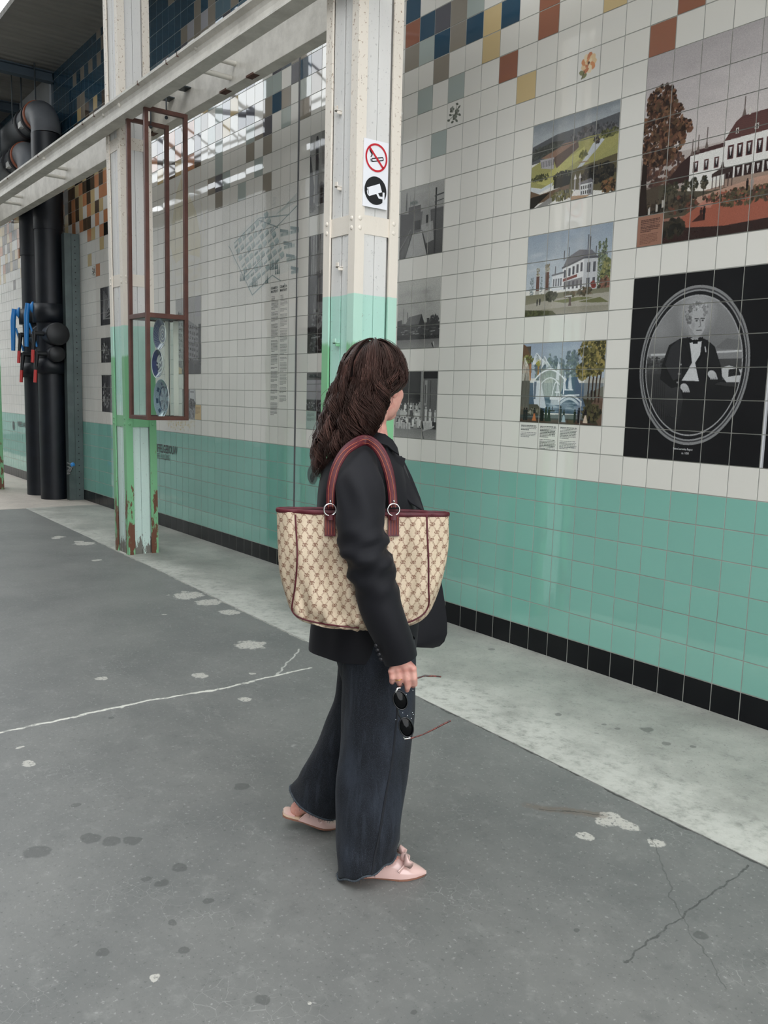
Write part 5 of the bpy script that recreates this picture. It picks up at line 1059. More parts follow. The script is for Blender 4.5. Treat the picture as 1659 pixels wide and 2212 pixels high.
for s in (-1, 1):
    hball(.074, .031 * s, .012, .011, .015, .010); hball(-.005, .074 * s, -.012, .018, .010, .030); capsule(body, [HP(.078, .014 * s, .032), HP(.082, .032 * s, .036), HP(.068, .05 * s, .032)], [.006, .007, .005])
neck0 = LP(798, 940, .06)
capsule(body, [HP(-.012, 0, -.05), neck0 + UZ * .04, neck0 - UZ * .03], [.052, .050, .062], 20)
def ringball(py, a, b, d, rd): p, q = LP(a, py, d), LP(b, py, d); return ((p + q) / 2, PF, (p - q).length / 2, rd)
tor = [ringball(*r) for r in ((965, 752, 838, .06, .10), (1000, 722, 856, .06, .135), (1070, 712, 868, .06, .14), (1150, 704, 868, .06, .135), (1240, 706, 862, .06, .13), (1330, 702, 872, .06, .155), (1380, 720, 868, .06, .14))]
loft(body, tor, 32, True, True)
ARM = [(786, 958, -.01, .030, .050), (776, 972, -.060, .046, .058), (774, 998, -.112, .058, .060), (776, 1040, -.170, .066, .064), (778, 1095, -.210, .067, .063), (783, 1150, -.236, .066, .061), (794, 1205, -.250, .063, .058), (812, 1265, -.252, .060, .055), (830, 1325, -.248, .058, .052), (850, 1382, -.238, .053, .048), (867, 1426, -.228, .048, .044)]
capsule(body, [LP(x, y, d) for x, y, d, _, _ in ARM], [.02, .022, .026, .036, .040, .038, .036, .034, .031, .026, .024], 16)
lArm = [W3(-.10, .185, 1.285), W3(-.11, .27, 1.16), W3(-.07, .30, 1.02), W3(.02, .30, .90), W3(.06, .29, .80)]
capsule(body, lArm, [.036, .040, .036, .031, .024], 14)
def HPX(cx, cy, d): return LP(780 + cx / 7.541, 1380 + cy / 7.541, d)
D0 = -.232
wr0 = LP(866, 1424, D0 + .006)
FING = [((842, 485), (862, 640), (872, 735), (845, 762), .0098), ((712, 470), (745, 655), (757, 790), (748, 836), .0094), ((592, 500), (618, 640), (626, 722), (624, 745), .0090), ((492, 530), (506, 632), (500, 692), (508, 712), .0084)]
for (m, p, q, t, r), bend in zip(FING, (1, .55, 1, 1)):
    capsule(body, [wr0, HPX(*m, D0)], [.018, r * 1.22], 12)
    capsule(body, [HPX(*m, D0), HPX(*p, D0 - .004), HPX(*q, D0 + .010 * bend), HPX(*t, D0 + .030 * bend)], [r * 1.12, r * 1.04, r * .95, r * .82], 12)
    body.ball(HPX(m[0], m[1], D0 - .004), r * 1.15, 12, 8)
capsule(body, [wr0 + PD * .012, HPX(800, 470, D0 + .022), HPX(860, 590, D0 + .030), HPX(850, 700, D0 + .034)], [.016, .014, .0105, .009], 12)      # thumb, closed behind the index finger
for s_, lw in ((0, 0),):      # left hand, relaxed, hidden by the coat from here
    b0 = lArm[-1]
    for i in range(4): a0 = b0 + PF * (-.024 + i * .017) - UZ * .07; capsule(body, [b0, a0, a0 - UZ * .036 - PD * .006, a0 - UZ * (.058 + .006 * (i in (1, 2))) - PD * .022], [.018, .0095, .009, .0075], 10)
    capsule(body, [b0, b0 + PF * .035 - UZ * .04, b0 + PF * .045 - UZ * .08 - PD * .01], [.016, .012, .009], 10)
kneeN, kneeF = LP(805, 1640, -.05), LP(742, 1620, .16)
capsule(body, [W3(-.03, .01, .80), kneeN, W3(-.075, -.075, .10)], [.07, .052, .036], 16); capsule(body, [W3(-.03, .10, .80), kneeF, LP(672, 1722, .20)], [.07, .050, .034], 16)
NH = W3(-.135, -.075, 0); NTOE = W3(.128, -.072, 0)          # near shoe: heel and toe on the floor
FT = LP(729, 1790, .205); FH = LP(609, 1757, .205)           # far shoe: toe down, heel lifted
def shoe_frame(h, t):
    x = (t - h); L = x.length; x = x / L; y = UZ.cross(x).normalized(); z = x.cross(y); return h, x, y, z, L
for fr, pitch in ((shoe_frame(NH, NTOE), 0), (shoe_frame(FH, FT), 1)):
    h, x, y, z, L = fr
    def S(a, b, c): return h + x * (a * L) + y * b + z * c
    capsule(body, [S(.10 + .14 * pitch, 0, .042 - .010 * pitch), S(.32, 0, .056), S(.50, 0, .048), S(.68, 0, .030), S(.84, 0, .020)], [.026, .030, .029, .022, .012], 14)
    capsule(body, [S(.16 + .14 * pitch, 0, .045), S(.22 + .14 * pitch, 0, .10)], [.026, .028], 14)
person = link_mesh('person', remesh(body, 'person', .0034, 5, .45), M_SKIN, loc=(PO.x, PO.y, 0))
tag(person, 'woman with long dark wavy hair, black blazer and wide dark jeans, walking right', 'person')
# jeans ---------------------------------------------------------------------
def denim():
    m, nt, b = newmat('black_denim'); N = NT(nt); P = N.coord('Position')
    n1 = N.noise(N.vmath('MULTIPLY', P, (1, 1, .35)), 7, 6, .6); n2 = N.noise(P, 420, 2, .6); n3 = N.noise(N.vmath('MULTIPLY', P, (1, 1, .12)), 60, 3, .6)
    c = N.mix(N.ramp(n1, .42, .72), lin('#13161c'), lin('#2e343e')); c = N.mix(N.math('MULTIPLY', N.ramp(n3, .5, .7), .25), c, lin('#3b424d')); c = N.mix(N.math('MULTIPLY', N.ramp(n2, .5, .62), .35), c, lin('#3a3f48'))
    N.link(c, b.inputs['Base Color']); b.inputs['Roughness'].default_value = .85; b.inputs['Sheen Weight'].default_value = .04; b.inputs['Specular IOR Level'].default_value = .3; N.bump(b, n2, .25, .002); return m
M_DENIM = denim()
jb = MB()
def pr_ring(py, a, b, d, rd): p, q = LP(a, py, d), LP(b, py, d); return ((p + q) / 2, PF, (p - q).length / 2, rd)
def folds(amp, ks):
    def f(u, q, c): return amp * (math.sin(3 * q + ks + 7 * u) * .45 + math.sin(5 * q - 13 * u + ks * 2) * .3 + math.sin(2 * q + 24 * u + ks) * .35 * u + math.sin(40 * u + 2 * q) * .25 * max(0, u - .6) * 2)
    return f
rows = catmull([(1375, 742, 893, -.015, .098), (1450, 738, 897, -.03, .098), (1520, 738, 896, -.04, .098), (1600, 735, 890, -.05, .097), (1680, 730, 881, -.06, .095), (1760, 727, 870, -.068, .095), (1815, 727, 860, -.072, .098), (1845, 728, 853, -.074, .100)], 6)
rings = [pr_ring(*r) for r in rows]
nj = 64; wr = folds(.0075, .6)
P = []
for i, (c, a1, r1, r2) in enumerate(rings):
    u = i / (len(rings) - 1); t = max(0, (u - .72) / .28) ** 1.5; row = []
    for j in range(nj):
        q = 2 * PI * j / nj; e = wr(u, q, c); cs, sn = math.cos(q), math.sin(q)
        row.append(c + a1 * ((r1 + e) * cs) - PD * ((r2 + e) * sn) + UZ * (t * (-.028 + .034 * cs + .010 * sn + .004 * math.sin(9 * q))))
    P.append(row)
inner = [[p + (rings[-1][0] - p) * .05 + UZ * .03 for p in P[-1]]]
jb.grid(P + inner, True, True); hemN = P[-1]; legN = P
def perp(dv): dv = dv.normalized(); return (PF - dv * PF.dot(dv)).normalized()
rowsF = catmull([(812, 1400, .12, 78, .088), (803, 1450, .13, 74, .09), (790, 1520, .15, 67, .09), (765, 1580, .165, 64, .088), (735, 1640, .18, 64, .088), (706, 1692, .195, 64, .09), (680, 1732, .205, 60, .092)], 6)
rf = []
for i, (x, y, d, hw, rd) in enumerate(rowsF):
    a, b = rowsF[max(i - 1, 0)], rowsF[min(i + 1, len(rowsF) - 1)]; dv = LP(b[0], b[1], b[2]) - LP(a[0], a[1], a[2])
    c = LP(x, y, d); pxm = (LP(x + 10, y, d) - c).length / 10; rf.append((c, perp(dv), hw * pxm, rd))
PFar = loft(jb, rf, nj, False, False, folds(.006, 2.1))
upF = (rf[-6][0] - rf[-1][0]).normalized(); jb.grid([PFar[-1], [p + (rf[-1][0] - p) * .05 for p in PFar[-1]], [p + (rf[-1][0] - p) * .07 + upF * .04 for p in PFar[-1]]], True, True)
pel = [pr_ring(*r) for r in ((1290, 712, 880, .06, .15), (1340, 706, 884, .06, .155), (1390, 716, 886, .055, .16), (1430, 728, 884, .05, .15), (1475, 740, 878, .05, .12))]
loft(jb, pel, nj, True, True)
jeans = jb.build('jeans', M_DENIM, person, fix=False)
M_FRAY = mat('frayed_denim', '#3c434a', .9, var=.35, vscale=160)
for rim in (hemN, PFar[-1]):
    cen = sum(rim, Vector()) / len(rim)
    hem = MB().tube([p + (p - cen).normalized() * .0005 for p in rim + rim[:2]], .0032, 6, False).build('hem', M_FRAY, jeans)
    fr = MB()
    for k_ in range(220):
        i = int(rng.integers(len(rim))); p = rim[i].lerp(rim[(i + 1) % len(rim)], float(rng.uniform())); v = Vector(rng.normal(0, .004, 3)) - UZ * .004
        fr.tube([p, p + v * .6, p + v], [.0006, .0005, .0003], 3, False)
    tag(fr.build('fringe', M_FRAY, hem), kind='stuff')
js = [P[i][int(nj * (.25 - .035 - .02 * math.sin(i * .12)))] for i in range(len(P))]
seam_pts = []
for i, (c, a1, r1, r2) in enumerate(rings):
    u = i / (len(rings) - 1); q = math.acos(max(-1, min(1, .62 - .42 * u))); e = wr(u, q, c); t = max(0, (u - .72) / .28) ** 1.5
    seam_pts.append(c + a1 * ((r1 + e + .001) * math.cos(q)) - PD * ((r2 + e + .001) * math.sin(q)) + UZ * (t * (-.028 + .034 * math.cos(q) + .010 * math.sin(q))))
MB().tube(seam_pts, .0035, 6, up=tuple(PF), flat=.5).build('side_seam', mat('dark_seam', '#171a20', .9), jeans)
M_STUD = mat('rhinestone', '#f2f4f6', .1, .3)
for cx, cy in ((735, 910), (845, 840), (678, 1205), (838, 1200), (755, 1250), (820, 1295), (565, 1315), (838, 1455), (850, 1230)):
    p = HPX(cx, cy, -.147); MB().ball(p, .0014, 6, 4).build('rhinestone', M_STUD, jeans)
# blazer ----------------------------------------------------------------------
def wool():
    m, nt, b = newmat('black_wool'); N = NT(nt); P = N.coord('Position')
    n2 = N.noise(P, 500, 2, .6)
    N.link(N.mix(n2, lin('#07070b'), lin('#101017')), b.inputs['Base Color']); b.inputs['Roughness'].default_value = .72; b.inputs['Sheen Weight'].default_value = .04; b.inputs['Specular IOR Level'].default_value = .28
    N.bump(b, n2, .15, .001); return m
M_WOOL = wool()
bb = MB()
rowsB = catmull([(944, 768, 832, .06, .072), (952, 752, 842, .06, .100), (964, 732, 852, .06, .140), (984, 712, 864, .06, .172), (1012, 698, 878, .06, .183), (1060, 686, 893, .06, .180), (1110, 681, 903, .06, .170), (1180, 679, 908, .06, .160), (1250, 677, 905, .06, .160), (1320, 675, 900, .06, .168), (1370, 673, 897, .06, .175), (1398, 672, 896, .06, .178)], 5)
ringsB = [pr_ring(*r) for r in rowsB]
def bw(u, q, c): return (.005 * math.sin(4 * q + 9 * u) + .004 * math.sin(7 * q - 6 * u)) * min(1, max(0, (u - .25) * 3))
PB = loft(bb, ringsB, 72, False, False, bw)
bb.grid([PB[-1], [p + (ringsB[-1][0] - p) * .03 + UZ * .002 for p in PB[-1]], [p + (ringsB[-1][0] - p) * .06 + UZ * .06 for p in PB[-1]]], True, True)
blazer = bb.build('blazer', M_WOOL, person, fix=False)
def sleeve_rings(pathpts, m=5):
    R_ = catmull(pathpts, m); out = []
    for i, (x, y, d, r1, r2) in enumerate(R_):
        a, b = R_[max(i - 1, 0)], R_[min(i + 1, len(R_) - 1)]; dv = LP(b[0], b[1], b[2]) - LP(a[0], a[1], a[2]); out.append((LP(x, y, d), perp(dv), r1, r2))
    return out
def sw(u, q, c):
    el = math.exp(-((u - .60) / .11) ** 2); sh = math.exp(-((u - .32) / .10) ** 2); sh *= min(1, u * 5)
    return   .0075 * el * math.sin(60 * u + 2.2 * q) + .0045 * el * math.sin(95 * u - 3 * q) + .004 * sh * math.sin(5 * q + 20 * u) + .0028 * math.sin(22 * u + q) + .002 * math.sin(3 * q + 4)
sb = MB(); SR = sleeve_rings(ARM, 7); PS = loft(sb, SR, 48, True, False, sw)
c_end = SR[-1][0]; sb.grid([PS[-1], [p + (c_end - p) * .06 for p in PS[-1]], [p + (c_end - p) * .10 + (SR[-4][0] - c_end) for p in PS[-1]]], True, True)
slv = sb.build('sleeve', M_WOOL, blazer, fix=False)
M_BTN = mat('dark_button', '#141317', .5)
for cx, cy in ((185, 105), (210, 180), (238, 250), (265, 330)):
    p = HPX(cx + 60, cy, -.262); MB().ball(p, (.006, .006, .006), 10, 6).build('cuff_button', M_BTN, slv)
sb = MB()
RL = [(W3(-.10, .10, 1.345), .045, .05), (lArm[0], .062, .060), (lArm[1], .066, .062), (lArm[2], .060, .058), (lArm[3], .054, .052), (lArm[4], .048, .046)]
loft(sb, [(c, PF, a, b) for c, a, b in RL], 32, True, False); sb.build('sleeve', M_WOOL, blazer, fix=False)
def sheet(name, rows_, m, par, th=.004, sub=2):
    """a cloth panel with thickness: rows of points"""
    A = rows_; k, n = len(A), len(A[0]); mb_ = MB(); out = []
    nor = (Vector(A[0][-1]) - Vector(A[0][0])).cross(Vector(A[-1][0]) - Vector(A[0][0])).normalized()
    mb_.grid([[Vector(p) for p in r] for r in A]); mb_.grid([[Vector(p) + nor * th for p in r][::-1] for r in A])
    edge = [A[0][j] for j in range(n)] + [A[i][n - 1] for i in range(1, k)] + [A[k - 1][j] for j in range(n - 2, -1, -1)] + [A[i][0] for i in range(k - 2, 0, -1)]
    edge = [Vector(p) for p in edge]; mb_.grid([edge, [p + nor * th for p in edge]], False, True)
    return mb_.build(name, m, par)
# far front panel of the open coat, swinging ahead with a rounded corner
def bez(P0, P1, P2, t): return (P0[0] * (1 - t) ** 2 + 2 * P1[0] * t * (1 - t) + P2[0] * t * t, P0[1] * (1 - t) ** 2 + 2 * P1[1] * t * (1 - t) + P2[1] * t * t)
outer = [(868, 985), (890, 1030), (908, 1075), (922, 1120), (936, 1170), (947, 1220), (956, 1270), (962, 1310), (966, 1345), (966, 1368), (960, 1386), (950, 1396), (935, 1400)]
inner_ = [(835, 985), (838, 1030), (840, 1075), (842, 1120), (845, 1170), (848, 1220), (850, 1270), (852, 1310), (855, 1345), (858, 1368), (862, 1386), (864, 1394), (866, 1397)]
sheet('front_panel', [[LP(a[0] + (b[0] - a[0]) * t, a[1] + (b[1] - a[1]) * t, .05 + .10 * t + .02 * math.sin(3 * t + i * .3)) for t in [j / 10 for j in range(11)]] for i, (a, b) in enumerate(zip(inner_, outer))], M_WOOL, blazer)
# lapel and collar on the visible side
lap_o = [(852, 968), (862, 985), (876, 990), (872, 1010), (884, 1035), (897, 1062), (908, 1085), (914, 1100)]; lap_i = [(835, 965), (836, 985), (838, 1000), (842, 1015), (852, 1040), (868, 1065), (888, 1086), (912, 1101)]
sheet('lapel', [[LP(a[0] + (b[0] - a[0]) * t, a[1] + (b[1] - a[1]) * t, -.045 + .05 * t - .012 * math.sin(PI * t)) for t in [j / 5 for j in range(6)]] for a, b in zip(lap_i, lap_o)], M_WOOL, blazer)
col_o = [(758, 950), (775, 944), (795, 938), (815, 936), (832, 940), (848, 952), (858, 968)]; col_i = [(752, 968), (772, 962), (795, 958), (818, 958), (836, 964), (850, 976), (862, 984)]
sheet('collar', [[LP(a[0] + (b[0] - a[0]) * t, a[1] + (b[1] - a[1]) * t, -.02 - .03 * t) for t in [j / 4 for j in range(5)]] for a, b in zip(col_o, col_i)], M_WOOL, blazer)
# hair ------------------------------------------------------------------------
M_HAIR = attr_mat('dark_brown_hair', .34, .42); MATS['dark_brown_hair'].node_tree.nodes['Principled BSDF'].inputs['Specular Tint'].default_value = (.75, .52, .46, 1)
hz = [(LP(x, y, .06), w_, rd, dd) for x, y, w_, rd, dd in ((803, 800, 76, .098, .06), (795, 850, 76, .100, .06), (784, 890, 74, .105, .06), (772, 920, 72, .105, .06), (760, 945, 70, .10, .055), (742, 970, 56, .095, .05), (722, 1000, 36, .085, .045), (706, 1030, 20, .07, .04), (700, 1050, 12, .06, .04))]
HZ = np.array([p.z for p, _, _, _ in hz][::-1]); HF = np.array([FDZ(p)[0] for p, _, _, _ in hz][::-1]); HW = np.array([w_ / 765 for _, w_, _, _ in hz][::-1]); HD = np.array([rd for _, _, rd, _ in hz][::-1]); HDD = np.array([dd for _, _, _, dd in hz][::-1])
hcf = FDZ(LP(806, 828, .06))
def curtain(phi, z, k=1.):
    cf, w_, rd, dd = (float(np.interp(z, HZ, a)) for a in (HF, HW, HD, HDD))
    return W3(cf - w_ * k * math.cos(phi), dd - rd * k * math.sin(phi), z)
def scalp(phi, th, k=1.):
    rf_, rd_, rz_ = .094 * k, .096 * k, .108 * k
    return W3(hcf[0] - rf_ * math.sin(th) * math.cos(phi), hcf[1] - rd_ * math.sin(th) * math.sin(phi), hcf[2] + .018 + rz_ * math.cos(th))
FACE = math.radians(232)
def adiff(a, b): return (a - b + PI) % (2 * PI) - PI
zt = hz[0][0].z
def lock(phi, th, zend, amp, lam, ph, off, steps=30, the=84):
    """one strand: over the scalp, then down the curtain, curling"""
    pts = []; ph0 = phi
    df = adiff(phi, FACE)
    for i in range(steps):
        t = i / (steps - 1)
        if t < .34:
            u = t / .34; thh = th + (max(math.radians(the), th + .1) - th) * u; k = 1.02 + .06 * u + off * .6
            # front hair is swept round the face towards the ear
            lim = math.radians(50 + 22 * u); d_ = df if abs(df) > lim else math.copysign(lim, df); pp = FACE + d_
            p = scalp(pp, thh, k); last = (pp, p)
        else:
            u = (t - .34) / .66; z = last[1].z + (zend - last[1].z) * u
            lim = math.radians(72 + 46 * min(1, u * 2.6)); d_ = adiff(last[0], FACE); d_ = d_ if abs(d_) > lim else math.copysign(lim, d_)
            p = curtain(FACE + d_, z, 1.0 + off); s_ = min(1, u * 3.2); p = last[1].lerp(p, s_) if s_ < 1 else p; p.z = z
            A = amp * min(1, u * 2.2); w_ = 2 * PI * (last[1].z - z) / lam + ph
            rad = Vector((p.x, p.y, 0)) - (PO + PF * float(np.interp(z, HZ, HF)) + PD * .05); rad.z = 0; rad = rad.normalized() if rad.length > 1e-4 else PF; tan = UZ.cross(rad)
            p = p + tan * (A * math.sin(w_)) + rad * (A * .7 * math.cos(w_) + .002)
        pts.append(p)
    return pts
V = []; Fq = []; C = []; nv = 0
def add_strand(pts, r, col):
    global nv
    k = len(pts); P_ = np.array([p[:] for p in pts]); T = np.gradient(P_, axis=0); T /= np.linalg.norm(T, axis=1, keepdims=True) + 1e-9
    A_ = np.cross(T, np.array([.3, .2, 1.])); A_ /= np.linalg.norm(A_, axis=1, keepdims=True) + 1e-9; B_2 = np.cross(T, A_)
    rr = r * np.clip(np.minimum(np.arange(k) / 3 + .5, (k - 1 - np.arange(k)) / 6 + .12), 0, 1)[:, None]
    for j in range(3):
        q = 2 * PI * j / 3; V.append(P_ + A_ * rr * math.cos(q) + B_2 * rr * math.sin(q))
    i = np.arange(k - 1)
    for j in range(3):
        a, b = nv + j * k, nv + ((j + 1) % 3) * k; Fq.append(np.stack([a + i, b + i, b + i + 1, a + i + 1], 1)); C.append(np.repeat(np.array(col)[None], k - 1, 0))
    nv += 3 * k
r2 = np.random.default_rng(21)
for c_ in range(250):
    phi = r2.uniform(0, 2 * PI); th = math.acos(r2.uniform(.02, 1)) if c_ > 80 else math.radians(r2.uniform(2, 50))
    if abs(adiff(phi, FACE)) < math.radians(50) and th > math.radians(54): continue
    back = .5 + .5 * math.cos(phi); zend = 1.345 - .10 * back + r2.uniform(-.025, .035); amp = r2.uniform(.012, .028); lam = r2.uniform(.085, .15); ph = r2.uniform(0, 6.3); tone = r2.choice([.4, .7, 1.1, 1.8, 2.7], p=[.24, .24, .22, .18, .12]) if c_ > 80 else r2.uniform(.5, 1.1); oc = r2.uniform(-.12, .10); the = r2.uniform(56, 94)
    for s_ in range(21):
        sp = r2.normal(0, .042); st = r2.normal(0, .09); of = oc + r2.normal(0, .013)
        pts = lock(phi + sp, min(max(th + st, .03), 1.5), zend + r2.normal(0, .010), amp * r2.uniform(.8, 1.15), lam * r2.uniform(.97, 1.03), ph + r2.normal(0, .22), of, 30, the + r2.normal(0, 4))
        g_ = tone * r2.uniform(.7, 1.35); add_strand(pts, r2.uniform(.0009, .0017), (.025 * g_, .0125 * g_, .0100 * g_))
for c_ in range(70):        # fly-away hairs
    phi = r2.uniform(0, 2 * PI); th = r2.uniform(.1, 1.3)
    if abs(adiff(phi, FACE)) < math.radians(60): continue
    pts = lock(phi, th, 1.30 + r2.uniform(-.05, .1), r2.uniform(.02, .035), r2.uniform(.12, .22), r2.uniform(0, 6), r2.uniform(.06, .18)); add_strand(pts, .0005, (.03, .018, .014))
hair = link_mesh('hair', fast_mesh('hair', np.concatenate(V), np.concatenate(Fq), np.concatenate(C), True), M_HAIR, person)
hb = MB()
M_HBASE = mat('hair_underside', '#1a1210', .6)
def sphi(q, th): lim = math.radians(50) * max(0, min(1, (th - 48) / 14)); d_ = adiff(q, FACE); return FACE + (d_ if abs(d_) > lim else math.copysign(lim, d_))
hb.grid([[scalp(sphi(2 * PI * j / 48, 1 + 6 * i), math.radians(1 + 6 * i), .985) for j in range(48)] for i in range(16)], True, True)
def cphi(q, u): lim = math.radians(74 + 46 * min(1, u * 2)); d_ = adiff(q, FACE); return FACE + (d_ if abs(d_) > lim else math.copysign(lim, d_))
hb.grid([[curtain(cphi(2 * PI * j / 40, i / 9), zt + .02 - (zt + .02 - 1.30) * i / 9, .80 - .15 * i / 9) for j in range(40)] for i in range(10)], True, True)
hb.build('hair_base', M_HBASE, hair, fix=False)
# shoes -----------------------------------------------------------------------
M_PINK = mat('pale_pink_patent', '#d9b5ad', .12, 0, .5, var=.03, coat=.6); M_SOLE = mat('tan_sole', '#8a5f4d', .6); M_INSO = mat('cream_insole', '#d9bfa4', .6)
def shoe(fr, lab):
    h, x, y, z, L = fr
    def S(a, b, c): return h + x * (a * L) + y * b + z * c
    st = [(0, .006), (.02, .020), (.08, .028), (.2, .029), (.38, .027), (.55, .034), (.68, .040), (.78, .037), (.88, .026), (.95, .014), (1.0, .004)]
    wf = lambda a: float(np.interp(a, [s_[0] for s_ in st], [s_[1] for s_ in st]))
    up = MB(); rows_ = []
    for i in range(19):
        a = .47 + .53 * i / 18; w_ = wf(a) + .003; top = float(np.interp(a, [.47, .58, .68, .78, .88, .96, 1.0], [.052, .058, .055, .045, .032, .021, .012]))
        rows_.append([S(a - .12 * math.cos(q - PI / 2) ** 4 * 0 - (.16 * (1 - math.sin(q)) * max(0, 1 - i / 7)), w_ * math.cos(q), .008 + (top - .008) * math.sin(q) ** .75) for q in [PI * j / 20 for j in range(21)]])
    up.grid(rows_); sh = up.build('shoe', M_PINK, person)
    MB().tube([p + z * .0005 for p in rows_[0]], .0022, 6).build('top_binding', M_PINK, sh)
    so = MB(); n = 40; out = [(a, wf(a)) for a in [i / n for i in range(n + 1)]] + [(a, -wf(a)) for a in [1 - i / n for i in range(1, n)]]
    so.prism([S(a, b * 1.06, .001) for a, b in out], z * .006); so.build('sole', M_SOLE, sh)
    so = MB().prism([S(a, b * 1.0, .007) for a, b in out], z * .006); so.build('insole', M_INSO, sh)
    out2 = [(a, b) for a, b in out if a < .24]; MB().prism([S(a, b * .98, -.0) for a, b in out2], z * .016).build('heel', M_PINK, sh)
    bow = MB(); k0 = S(.735, -.004, .060); bow.ball(k0, .0135, 12, 8)
    for s_, dx, dz in ((1, -.012, .006), (-1, .004, .004)):
        a = k0; pts = [a, a + y * (.021 * s_) + x * dx + z * (.008 + dz), a + y * (.044 * s_) + x * dx * 1.5 + z * .004, a + y * (.038 * s_) + x * (dx + .016) - z * .006, a]
        bow.tube(pts, [.005, .012, .014, .011, .005], 10, flat=.45)
    for s_ in (1, -1):
        bow.tube([k0, k0 - y * .024 * s_ + x * .004 - z * .012, k0 - y * .038 * s_ - x * (.018 if s_ > 0 else -.016) - z * .030], [.006, .012, .016], 8, flat=.25)
    bow.build('bow', M_PINK, sh)
shoe(shoe_frame(NH, NTOE), 'near'); shoe(shoe_frame(FH, FT), 'far')
# ring on the hand --------------------------------------------------------------
rc = HPX(612, 655, D0 - .002); ax = (HPX(626, 722, D0) - HPX(592, 500, D0)).normalized(); a_ = ax.orthogonal().normalized(); b_ = ax.cross(a_)
MB().tube([rc + (a_ * math.cos(q) + b_ * math.sin(q)) * .0102 for q in [2 * PI * i / 28 for i in range(29)]], .0011, 8, False).build('finger_ring', mat('gold', '#d9b25c', .2, 1.), person)

# ------------------------------------------------------------------ tote bag over her shoulder
BDC = -.150
brow = catmull([(1104, 597, 970, .036), (1120, 597, 970, .042), (1180, 599, 969, .056), (1240, 603, 958, .066), (1290, 616, 942, .072), (1322, 628, 926, .074), (1341, 648, 902, .068), (1352, 690, 868, .050), (1358, 740, 822, .024)], 8)
BROW = []
for py, a, b, t in brow:
    p, q = LP(a, py, BDC - .01), LP(b, py, BDC - .01); BROW.append(((FDZ(p)[0] + FDZ(q)[0]) / 2, (p - q).length / 2, t, (p.z + q.z) / 2))
bag = empty('tote_bag', W3(BROW[0][0], BDC, BROW[-1][3]), 'beige monogram canvas tote bag with dark red leather trim hanging under her arm', 'bag')
BL = np.array(BROW)
def bag_pt(s, v, side=-1, off=0.):
    """s: -1..1 along the bag, v: 0 rim .. 1 bottom"""
    i = v * (len(BL) - 1); f, a, t, z = [float(np.interp(i, np.arange(len(BL)), BL[:, k])) for k in range(4)]
    prof = max(0., 1 - abs(s) ** 2.6) ** (1 / 2.2)
    env = prof * min(1, v * 3 + .15)
    w_ = (.0065 * math.sin(7 * s + 3 * v) + .0065 * math.sin(13 * s - 9 * v + 1) + .0045 * math.sin(21 * v + 6 * s) + .0035 * math.sin(29 * s + 14 * v)) * env
    pinch = .006 * math.exp(-((abs(s) - .76) / .05) ** 2) * (1 - v)
    return W3(f + a * s, BDC + side * (t * prof + w_ + off - pinch), z)
def monogram(u, v):
    """canvas weave colours; u, v in metres along the cloth (arrays)"""
    hx, hy = .0295, .0430
    tan = np.array(lin('#c6b49b')); br = np.array(lin('#7b5a48')); m = np.zeros(u.shape)
    for ox, oy in ((0, 0), (.5, .5)):
        x = (u / hx + ox) % 1 - .5; y = (v / hy + oy) % 1 - .5; x = x * hx; y = y * hy
        for s_ in (-1, 1):
            cx_ = .0026 * s_; dx = (x - cx_) * s_; dy = y * s_; r = np.hypot(dx, dy)
            ringm = (np.abs(r - .0043) < .0011) & ~((dx < -.0008) & (dy > -.0004) & (dy < .0022) & False)
            gap = (dx > .001) & (dy > .0003) & (dy < .0026)
            bar = (np.abs(dy) < .0008) & (dx > .0002) & (dx < .0052)
            m = np.maximum(m, ((ringm & ~gap) | bar).astype(float))
        for dxn, dyn in ((hx / 2, hy / 2), (hx / 2, -hy / 2)):
            L_ = math.hypot(dxn, dyn); ux, uy = dxn / L_, dyn / L_; al = x * ux + y * uy; ac = -x * uy + y * ux
            dots = (np.abs(np.abs(ac) - .0011) < .0007) & (np.abs(al) > .0075) & ((al / .0022) % 1 < .62) & (np.abs(al) < L_ / 2 + .004)
            m = np.maximum(m, dots * .9)
    g = rng.normal(0, .05, u.shape)
    return (tan[None] * (1 - m[..., None]) + br[None] * m[..., None]) * (1 + g[..., None])
M_CANVAS = attr_mat('monogram_canvas', .6, .35)
def bag_panel(name, side, nu, nv_):
    pts = np.empty((nv_ + 1, nu + 1, 3)); ss = -np.cos(np.linspace(0, PI, nu + 1)) if False else np.linspace(-1, 1, nu + 1)
    ss = np.sign(ss) * (1 - (1 - np.abs(ss)) ** 1.25)
    for i in range(nv_ + 1):
        for j in range(nu + 1): pts[i, j] = bag_pt(ss[j], i / nv_, side)[:]
    du = np.linalg.norm(np.diff(pts, axis=1), axis=2); U = np.concatenate([np.zeros((nv_ + 1, 1)), np.cumsum(du, 1)], 1); U = U - U[:, [nu // 2]]; U = (U[:-1] + U[1:]) / 2; U = (U[:, :-1] + U[:, 1:]) / 2
    dv = np.linalg.norm(np.diff(pts, axis=0), axis=2).mean(1); Vv = np.concatenate([[0], np.cumsum(dv)]); Vv = np.repeat(((Vv[:-1] + Vv[1:]) / 2)[:, None], nu, 1)
    colr = monogram(U + .004, Vv + .012).reshape(-1, 3); i, j = np.meshgrid(np.arange(nv_), np.arange(nu), indexing='ij'); q = i * (nu + 1) + j
    return link_mesh(name, fast_mesh(name, pts.reshape(-1, 3), np.stack([q, q + 1, q + nu + 2, q + nu + 1], -1).reshape(-1, 4), colr, True), M_CANVAS, bag)
bag_panel('front_panel', -1, 600, 390); bag_panel('back_panel', 1, 150, 90)
